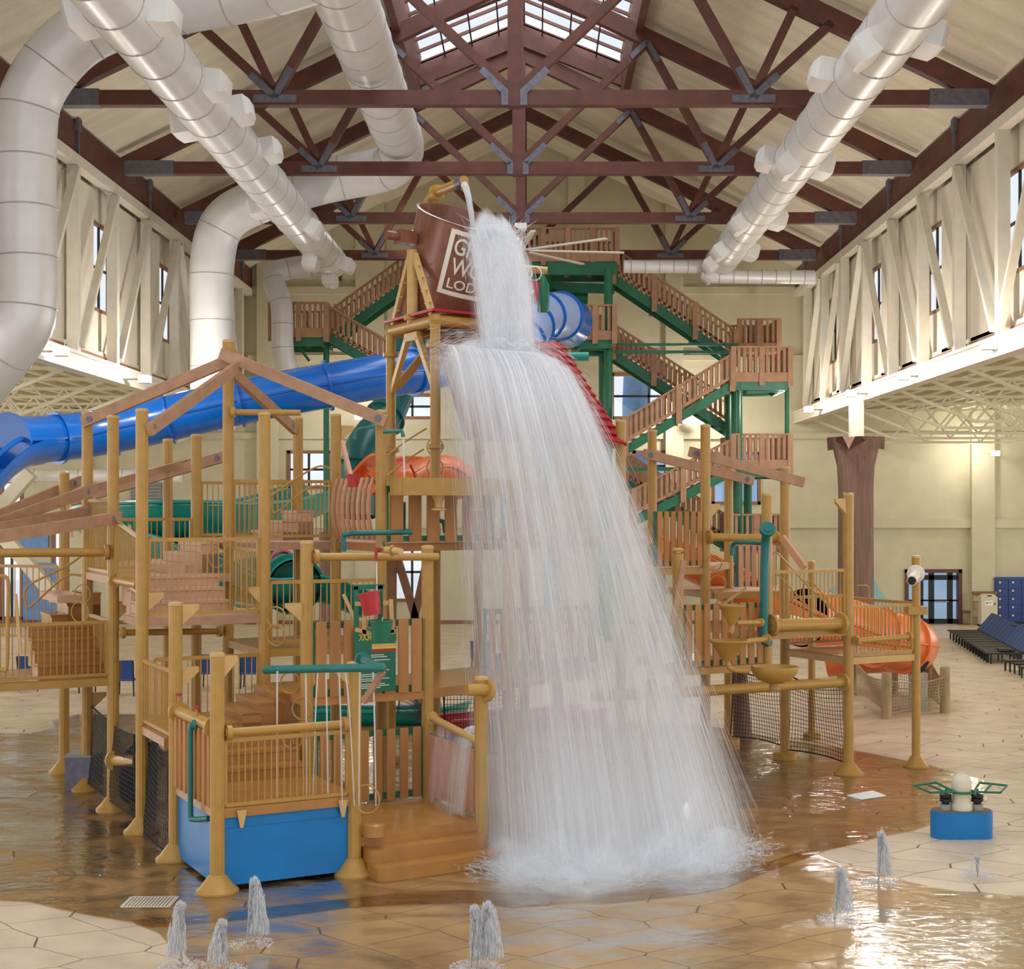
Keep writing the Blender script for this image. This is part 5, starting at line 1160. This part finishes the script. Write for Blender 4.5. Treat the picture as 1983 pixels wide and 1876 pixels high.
for s in (-1, 1):
    c = pc_+V(s*.25, 0, 0); part('roller', M().lathe([(.03, .43), (.06, .44), (.06, .54), (.095, .56), (.095, .61), (.07, .62), (.095, .63), (.095, .67), (.03, .68)], c, 16), 'black', pt); part('stand', M().lathe([(.09, .43), (.09, .52)], c, 14), 'grey', pt)
    h = M(); e = pc_+V(s*.72, -.06, .8)
    for (a, b) in (((.15, -.16, .74), (.55, -.22, .74)), ((.55, -.22, .74), (.74, .05, .8)), ((.74, .05, .8), (.35, .2, .82)), ((.35, .2, .82), (.15, -.16, .74)), ((.3, -.19, .74), (.52, .13, .81))):
        h.tube([pc_+V(s*a[0], a[1], a[2]), pc_+V(s*b[0], b[1], b[2])], .018, 8)
    part('handle', h, 'green', pt); part('pivot', M().tube([pc_+V(s*.25, -.02, .6), pc_+V(s*.25, -.02, .76)], .02, 8), 'green', pt)
part('ring_bar', M().ring(pc_+V(0, 0, .72), .19, .02, (0, 0, 1), 24), 'green', pt)
def drain(p, w, d, label, nb, ang=0):
    t = thing('floor_drain', label, 'drain', (p.x, p.y, 0), 'floor drains'); dx = V(math.cos(ang), math.sin(ang), 0); dy = V(-dx.y, dx.x, 0); o = V(p.x, p.y, .012)
    part('frame', M().bar(o-dx*w/2-dy*d/2, o+dx*w/2-dy*d/2, .03, .012).bar(o-dx*w/2+dy*d/2, o+dx*w/2+dy*d/2, .03, .012).bar(o-dx*w/2-dy*d/2, o-dx*w/2+dy*d/2, .03, .012).bar(o+dx*w/2-dy*d/2, o+dx*w/2+dy*d/2, .03, .012), 'drain', t)
    me = M().bar(-dy*d/2, dy*d/2, w/nb*.55, .012).mesh('bar', 'drain')
    for i in range(nb): link('bar', me, t, o+dx*(w*((i+.5)/nb)-w/2)-t.location+V(0, 0, .004))
drain(G(290, 1748), .62, .5, 'slotted pale floor drain left of the blue box', 14); drain(G(20, 1538), .8, .5, 'slotted floor drain at the left edge in the water', 14)
t = thing('floor_plate', 'white square plate set in the wet floor on the right', 'drain', G(1678, 1542)); c = G(1678, 1542); part('plate', M().prism([G(1640, 1542)+V(0, 0, .015), G(1668, 1550)+V(0, 0, .015), G(1716, 1543)+V(0, 0, .015), G(1690, 1533)+V(0, 0, .015)], (0, 0, .012)), 'white', t)

# ================================================================= WATER
wet = [(-900, 1440), (-400, 1405), (60, 1420), (150, 1385), (600, 1385), (1000, 1395), (1300, 1400), (1500, 1428), (1700, 1462), (1830, 1490), (1912, 1520), (1905, 1560), (1800, 1600), (1700, 1625), (1560, 1665), (1400, 1720), (1100, 1755), (800, 1750), (420, 1790), (240, 1790), (60, 1750), (-200, 1740), (-900, 1750)]
damp = [(250, 1785), (430, 1770), (800, 1725), (1100, 1730), (1400, 1700), (1550, 1650), (1640, 1680), (1800, 1715), (1960, 1735), (2200, 1760), (2300, 2050), (700, 2050), (420, 1900), (330, 1830)]
def filmpoly(pts, label, m, z=.014):
    pts = smooth_path([G(a, b) for a, b in pts+[pts[0]]], 3)[:-1]; r = random.Random(5)
    b = M(); b.add([(p.x+r.uniform(-.06, .06), p.y+r.uniform(-.1, .1), z) for p in pts], [tuple(range(len(pts)))])
    o = solo('water_film', b, m, label, 'water'); o['kind'] = 'stuff'; return o
filmpoly(wet, 'rippling brownish water standing on the floor round the play structure posts', 'water_film')
filmpoly(damp, 'thinner wet sheen over the floor in the foreground', 'damp_film', .01)

def strands(p0, p1, r):
    """many thin spindle drops from p0 to p1 (numpy arrays)"""
    n = len(p0); d = p1-p0; L = np.linalg.norm(d, axis=1, keepdims=True)+1e-6; d = d/L
    a = np.cross(d, [.3, .9, .2]); a /= np.linalg.norm(a, axis=1, keepdims=True); b = np.cross(d, a); r = np.asarray(r).reshape(-1, 1)
    m = p0*.5+p1*.5
    vs = np.stack([p0, m+a*r, m+(-a*.5+b*.866)*r, m+(-a*.5-b*.866)*r, p1], 1).reshape(-1, 3)
    base = np.arange(n)[:, None, None]*5
    tri = np.array([[0, 1, 2], [0, 2, 3], [0, 3, 1], [4, 2, 1], [4, 3, 2], [4, 1, 3]])[None]
    return vs, (base+tri).reshape(-1, 3)
def strand_mesh(name, lst, m):
    vs = []; fs = []; o = 0
    for v, f in lst: vs.append(v); fs.append(f+o); o += len(v)
    vs = np.concatenate(vs).astype(np.float32); fs = np.concatenate(fs).astype(np.int32)
    me = bpy.data.meshes.new(name); me.vertices.add(len(vs)); me.vertices.foreach_set('co', vs.ravel())
    me.loops.add(fs.size); me.loops.foreach_set('vertex_index', fs.ravel()); me.polygons.add(len(fs)); me.polygons.foreach_set('loop_start', np.arange(0, fs.size, 3, dtype=np.int32))
    me.materials.append(MAT[m]); me.update(calc_edges=True); me.validate(); return me
def sheet_mesh(name, fn, dens, nu, nv, m, u0=0.0):
    """surface fn(a,t) with density dens(a,t) and uv along the fall"""
    a, t = np.meshgrid(np.linspace(0, 1, nu+1), np.linspace(0, 1, nv+1)); a = a.ravel(); t = t.ravel(); co = fn(a, t)
    me = bpy.data.meshes.new(name); idx = lambda i, j: j*(nu+1)+i
    fs = [(idx(i, j), idx(i+1, j), idx(i+1, j+1), idx(i, j+1)) for j in range(nv) for i in range(nu)]
    me.from_pydata([tuple(c) for c in co], [], fs); me.materials.append(MAT[m]); me.polygons.foreach_set('use_smooth', [True]*len(fs))
    at = me.attributes.new('dens', 'FLOAT', 'POINT'); at.data.foreach_set('value', np.clip(dens(a, t), 0, 4).astype(np.float32))
    uv = me.uv_layers.new(name='UVMap'); li = np.zeros(len(me.loops), dtype=np.int32); me.loops.foreach_get('vertex_index', li)
    w = np.stack([a+u0, t+u0*1.7], 1)[li]; uv.data.foreach_set('uv', w.astype(np.float32).ravel()); me.update(); return me
ss = lambda x, e0, e1: (lambda q: q*q*(3-2*q))(np.clip((x-e0)/(e1-e0), 0, 1))
cas = thing('water_cascade', 'huge white cascade falling from the bucket over the red roof to the floor', 'falling water', G(1190, 1700))
# end arc on the floor (pixels) and start arc on the roof
EX = np.array([G(px, py)[:] for px, py in ((925, 1672), (990, 1700), (1060, 1716), (1140, 1722), (1210, 1705), (1270, 1688), (1340, 1690), (1400, 1682), (1458, 1650))])
SX = np.array([P(px, py, Y)[:] for px, py, Y in ((842, 668, 28.0), (870, 672, 27.9), (915, 676, 27.8), (960, 682, 27.6), (1005, 686, 27.5), (1045, 690, 27.6), (1068, 700, 27.8), (1085, 716, 28.0), (1102, 742, 28.3))])
def arc(A, a):
    x = np.clip(a, 0, 1)*(len(A)-1); i = np.minimum(x.astype(int), len(A)-2); f = (x-i)[:, None]; return A[i]*(1-f)+A[i+1]*f
def fall(a, t, k):                                       # k 0 front sheet .. 1 rear sheet
    s = arc(SX, a).copy(); e = arc(EX, a).copy()
    px = (e[:, 0])/e[:, 1]; e[:, 1] += k*4.2; e[:, 0] = px*e[:, 1]*(1-.0*k); s[:, 1] += k*.5; s[:, 2] -= k*.5
    th = (t**(1+.75*a))[:, None]; p = s*(1-th)+e*th
    p[:, 1] = s[:, 1]*(1-t)+e[:, 1]*t; p[:, 2] = s[:, 2]+.5*t*(1-t)-s[:, 2]*t*t-0*k
    return p
NL = 5
for k in range(NL):
    kk = k/(NL-1); ph = np.random.rand()*9
    fn = lambda a, t, kk=kk, ph=ph: fall(a, t, kk)+np.stack([.06*np.sin(a*37+ph), .16*np.sin(a*23+ph)*t+.1*np.sin(a*71+ph*2)*t, 0*a], 1)
    def dn(a, t, kk=kk):
        edge = ss(a, 0, .1)*ss(1-a, 0, .16); thin = 1-.45*ss(t, .12, .3)*(1-ss(a, .1, .34))
        v = 1.65-1.1*ss(t, .2, .58)+.0*t; v = v-.12*ss(t, .6, .8)+.5*ss(t, .88, 1.0)
        return edge*thin*v*(1-.35*kk)*ss(t, -.02, .05)
    o = link('falling_sheet', sheet_mesh('falling_sheet', fn, dn, 70, 40, 'water_sheet', ph), cas); o.location = -wloc(cas)
for k in range(3):                                       # soft mist round the fall
    def fn(a, t, k=k):
        q = fall(a, t, k/3); q[:, 0] += (a-.5)*np.where(a < .5, .9-.3*t, .3+.3*t); q[:, 1] += .2*np.sin(a*9+k); return q
    dn = lambda a, t: .6*ss(a, 0, .3)*ss(1-a, 0, .34)*ss(t, -.06, .1)*(1-.66*ss(t, .22, .55)+.75*ss(t, .78, 1))
    o = link('mist_sheet', sheet_mesh('mist_sheet', fn, dn, 40, 30, 'water_mist', k*3.3), cas); o.location = -wloc(cas)
def rnd(n): return np.random.rand(n)
lst = []
n = 15000; a = rnd(n); k = rnd(n); t = rnd(n)**1.1; dt = .05+.12*rnd(n)**2; a = np.where((a < .3) & (rnd(n) < .4) & (t > .15), .3+.65*rnd(n), a)
j = np.stack([.1*np.random.randn(n), .15*np.random.randn(n), .05*np.random.randn(n)], 1)
lst.append(strands(fall(a, t, k)+j, fall(a, np.minimum(t+dt, 1.0), k)+j*1.25, .0018+.0032*rnd(n)))
# fan of spray over the roof from the impact
n = 2600; a = rnd(n); I = np.array(P(985, 672, 27.9)[:])[None]; s = arc(SX, a)+np.stack([.2*np.random.randn(n), .15*np.random.randn(n), .18*np.random.randn(n)], 1); f = rnd(n)[:, None]; f2 = np.minimum(f+.12+.15*rnd(n)[:, None], 1.15)
arcz = lambda q: np.concatenate([0*q, 0*q, .35*q*(1-q)*4*.5], 1)
lst.append(strands(I*(1-f)+s*f+arcz(f), I*(1-f2)+s*f2+arcz(f2), .003+.004*rnd(n)))
for k in range(3):
    def fn(a, t, k=k):
        I0 = np.array(P(990, 668, 27.7-.15*k)[:])[None]; e = arc(SX, a).copy(); e[:, 2] += -.35-.1*k; e[:, 0] += (a-.5)*.5; q = I0*(1-t[:, None])+e*t[:, None]; q[:, 2] += (.32+.12*k+.1*np.sin(a*19+k))*4*t*(1-t)*.6; q[:, 1] -= .3*t; return q
    dn = lambda a, t: 1.1*ss(a, 0, .16)*ss(1-a, 0, .16)*ss(1-t, 0, .3)
    q_ = link('impact_sheet', sheet_mesh('impact_sheet', fn, dn, 50, 14, 'water_mist' if k % 2 else 'water_foam', k*1.7), cas); q_.location = -wloc(cas)
o = link('falling_drops', strand_mesh('falling_drops', lst, 'water_silk'), cas); o.location = -wloc(cas); o['kind'] = 'stuff'
# the solid stream out of the bucket
def stream(a, t, k):
    x0 = 902+88*a; x1 = 934+102*a; th = t**1.2; px = x0*(1-th)+x1*th+16*np.sin(math.pi*t)*(a); y0 = 452-18*np.sin(math.pi*a)
    py = y0+(690-y0)*(.35*t+.65*t*t); Y = 29.0-1.3*t-.4*(1-k); return np.stack([(px-VX)*Y/FPX, Y, EYE-(py-VY)*Y/FPX], 1)
for k in range(4):
    ph = k*1.37+.3; fn = lambda a, t, k=k: stream(a, t, k/3); dn = lambda a, t: 1.5*ss(a, 0, .12)*ss(1-a, 0, .12)*(1-.0*t)
    o = link('bucket_stream', sheet_mesh('bucket_stream', fn, dn, 30, 30, 'water_sheet', ph), cas); o.location = -wloc(cas)
lst = []; n = 2400; a = rnd(n); k = rnd(n); t = rnd(n); dt = .06+.1*rnd(n); j = np.stack([.07*np.random.randn(n), .2*np.random.randn(n), .05*np.random.randn(n)], 1)
lst.append(strands(stream(a, t, k)+j, stream(a, np.minimum(t+dt, 1.05), k)+j, .004+.006*rnd(n)))
n = 900; c = np.array(P(958, 470, 28.8)[:])[None]+np.stack([.2*np.random.randn(n), .2*np.random.randn(n), .1*np.random.randn(n)], 1); d = np.stack([.16*np.random.randn(n)+.05, .1*np.random.randn(n), .25*rnd(n)+.05], 1)
lst.append(strands(c, c+d*(.6+rnd(n)[:, None]), .005+.007*rnd(n)))
for k in range(3):
    fn = lambda a, t, k=k: stream(a*1.3-.15, t, k/2)+np.stack([0*a, 0*a, .28*(1-t)*np.sin(3.1*a)+.08*np.sin(a*17+k)*(1-t)], 1)
    dn = lambda a, t: .75*ss(a, 0, .3)*ss(1-a, 0, .3)*ss(t, 0, .12)
    o = link('mist_sheet', sheet_mesh('mist_sheet', fn, dn, 24, 20, 'water_mist', k*1.9), cas); o.location = -wloc(cas)
o = link('bucket_spray', strand_mesh('bucket_spray', lst, 'water_silk'), cas); o.location = -wloc(cas); o['kind'] = 'stuff'
# foam on the floor
lst = []; n = 6000; a = rnd(n); e = arc(EX, a)+np.stack([.22*np.random.randn(n), .55*np.abs(np.random.randn(n))*1.2-.3, .0*a], 1); e[:, 2] = .02+.16*rnd(n)**2
d = np.stack([.16*np.random.randn(n), .12*np.random.randn(n)-.05, .16*rnd(n)], 1); lst.append(strands(e, e+d*.7, .005+.008*rnd(n)))
o = link('splash_foam', strand_mesh('splash_foam', lst, 'water_silk'), cas); o.location = -wloc(cas); o['kind'] = 'stuff'
for k in (0, 2, 4, 6):
    def fn(a, t, k=k):
        e = arc(EX, a); q = (t-.35)*(1.7+.5*k); px = e[:, 0]/e[:, 1]; Y = e[:, 1]+q*1.2; return np.stack([px*Y+0*a, Y, .04+(.075*k+.02*k*np.sin(a*31+k*2))*np.exp(-((t-.45)/.25)**2)*(.3+.7*ss(a, 0, .25)*ss(1-a, 0, .25))], 1)
    dn = lambda a, t, k=k: (1.45-.12*k)*ss(a, 0, .12)*ss(1-a, 0, .14)*ss(t, 0, .42)*ss(1-t, 0, .5)
    o = link('foam_sheet', sheet_mesh('foam_sheet', fn, dn, 60, 14, 'water_mist' if k > 2 else 'water_foam', k*2.1), cas); o.location = -wloc(cas)
# thin veil pouring over the low deck left of the short post
vl = thing('water_veil', 'soft curtain of water pouring off the pipe over the low deck', 'falling water', up(Wp, .6))
pa, pb_ = P(846, 1405, 23.4), P(926, 1412, 22.2)
for k in range(3):
    def fn(a, t, k=k):
        A_ = np.array(pa[:])[None]*(1-a[:, None])+np.array(pb_[:])[None]*a[:, None]; A_[:, 0] -= .18*t+.25*t*(1-a)*0; A_[:, 1] -= (.15+.12*k)*t; A_[:, 2] = A_[:, 2]*(1-t*t)+.58*t*t+.05*np.sin(a*9); return A_
    dn = lambda a, t: (.5+.9*ss(a, .45, .8))*ss(a, 0, .2)*ss(1-a, -.02, .1)*(.95-.25*t)
    o = link('sheet', sheet_mesh('sheet', fn, dn, 30, 20, 'water_sheet', k+.5), vl); o.location = -wloc(vl)
pipe('slanting pipe behind the low deck that feeds the soft water curtain', [up(L21, 1.85)+V(.05, 0, 0), up(Wp, 1.72)-V(.02, 0, 0)], .06, 'ochre_light', ends=(0,))
# ground jets
def jet(px, pyb, pyt, label, lean=.06, n=900, two=False):
    b = G(px, pyb); s = FPX/b.y; H = (pyb-pyt)/s; t = thing('water_jet', label, 'water jet', b, 'floor water jets'); c = np.array(b[:])[None]
    f = rnd(n); rr = .012+.02*f; ph = rnd(n)*6.28; p0 = c+np.stack([lean*f+rr*np.cos(ph)*(.4+f), rr*np.sin(ph), f*H*.97], 1); p1 = p0+np.stack([0*f+lean*.1, 0*f, .1+.05*f], 1); p1[:, 2] = np.minimum(p1[:, 2], H*(.84+.1*rnd(n))); p0[:, 2] = np.minimum(p0[:, 2], H*.8)
    L = [strands(p0, p1, .004+.004*rnd(n))]
    m = n; ph = rnd(m)*6.28; v = (.03+.08*rnd(m)); q = rnd(m)**.7; q2 = np.minimum(q+.06+.2*rnd(m)**2, 1); top = H*(1-.12*rnd(m))
    g_ = lambda q: c+np.stack([lean+v*np.cos(ph)*q*1.2+(.07 if lean > 0 else -.07)*q, v*np.sin(ph)*q, top*.92+.4*top*q-top*q*q*1.15], 1)
    L.append(strands(g_(q), g_(q2), .003+.0035*rnd(m)))
    o = link('column', strand_mesh('column', L, 'water_strand'), t); o.location = -wloc(t); o['kind'] = 'stuff'
    m = 500; ph = rnd(m)*6.28; r1 = .05+.2*rnd(m)**.8; e = c+np.stack([r1*np.cos(ph)+lean*.6, r1*np.sin(ph)*1.1, .02+.02*rnd(m)], 1); d = np.stack([.04*np.cos(ph), .04*np.sin(ph), .03*rnd(m)], 1)
    o = link('splash', strand_mesh('splash', [strands(e, e+d*.6, .003+.004*rnd(m))], 'water_strand'), t); o.location = -wloc(t); o['kind'] = 'stuff'
jet(352, 1876, 1735, 'leftmost foreground water jet, cut by the lower picture edge', .0); jet(436, 1884, 1772, 'shorter foreground jet just right of the leftmost one', -.02); jet(478, 1832, 1688, 'leaning jet in front of the blue box', .08)
jet(912, 1878, 1742, 'left spout of the double jet at the bottom centre', .03); jet(922, 1880, 1735, 'right leaning spout of the double jet at the bottom centre', .12)
jet(1616, 1783, 1670, 'water jet in front of the right posts, nearer one', .06); jet(1701, 1712, 1601, 'water jet left of the blue pump toy', .03); jet(1893, 1700, 1652, 'smallest water jet below the pump toy', .0, 250)
def trickle(p, q, r, label, bow=0):
    p, q = Vector(p), Vector(q); pts = []
    for i in range(9):
        t = i/8; x = p.lerp(q, t); x.z = p.z+(q.z-p.z)*(t*t*.7+t*.3); pts.append(x)
    o = solo('water_stream', M().tube(pts, [r*(1-.3*i/8) for i in range(9)], 8), 'water_strand', label, 'water stream', 'thin streams of water'); return o
for px, px2, w in ((537, 536, 'leftmost'), (592, 594, 'second from the left'), (616, 606, 'third, leaning left'), (631, 635, 'fourth'), (656, 663, 'fifth'), (668, 686, 'sixth, leaning right past the post'), (697, 695, 'seventh, beside the post'), (722, 728, 'rightmost')):
    trickle(P(px, 1300, 20.4), P(px2, 1560, 20.7), .012, 'thin water stream falling from the teal spray pipe, '+w)
trickle(P(729, 1088, 22.85), P(730, 1178, 21.95), .012, 'thin stream from the red faucet into the red bucket'); trickle(P(741, 1195, 21.9), P(737, 1240, 21.9), .012, 'thin stream from the red bucket into the green bucket')
trickle(P(899, 358, 29.4), P(916, 440, 29.0), .075, 'thick clear stream from the filler pipe into the bucket'); trickle(P(781, 848, 25.2), P(783, 925, 25.2), .02, 'thin stream from the teal spout beside the tower post')
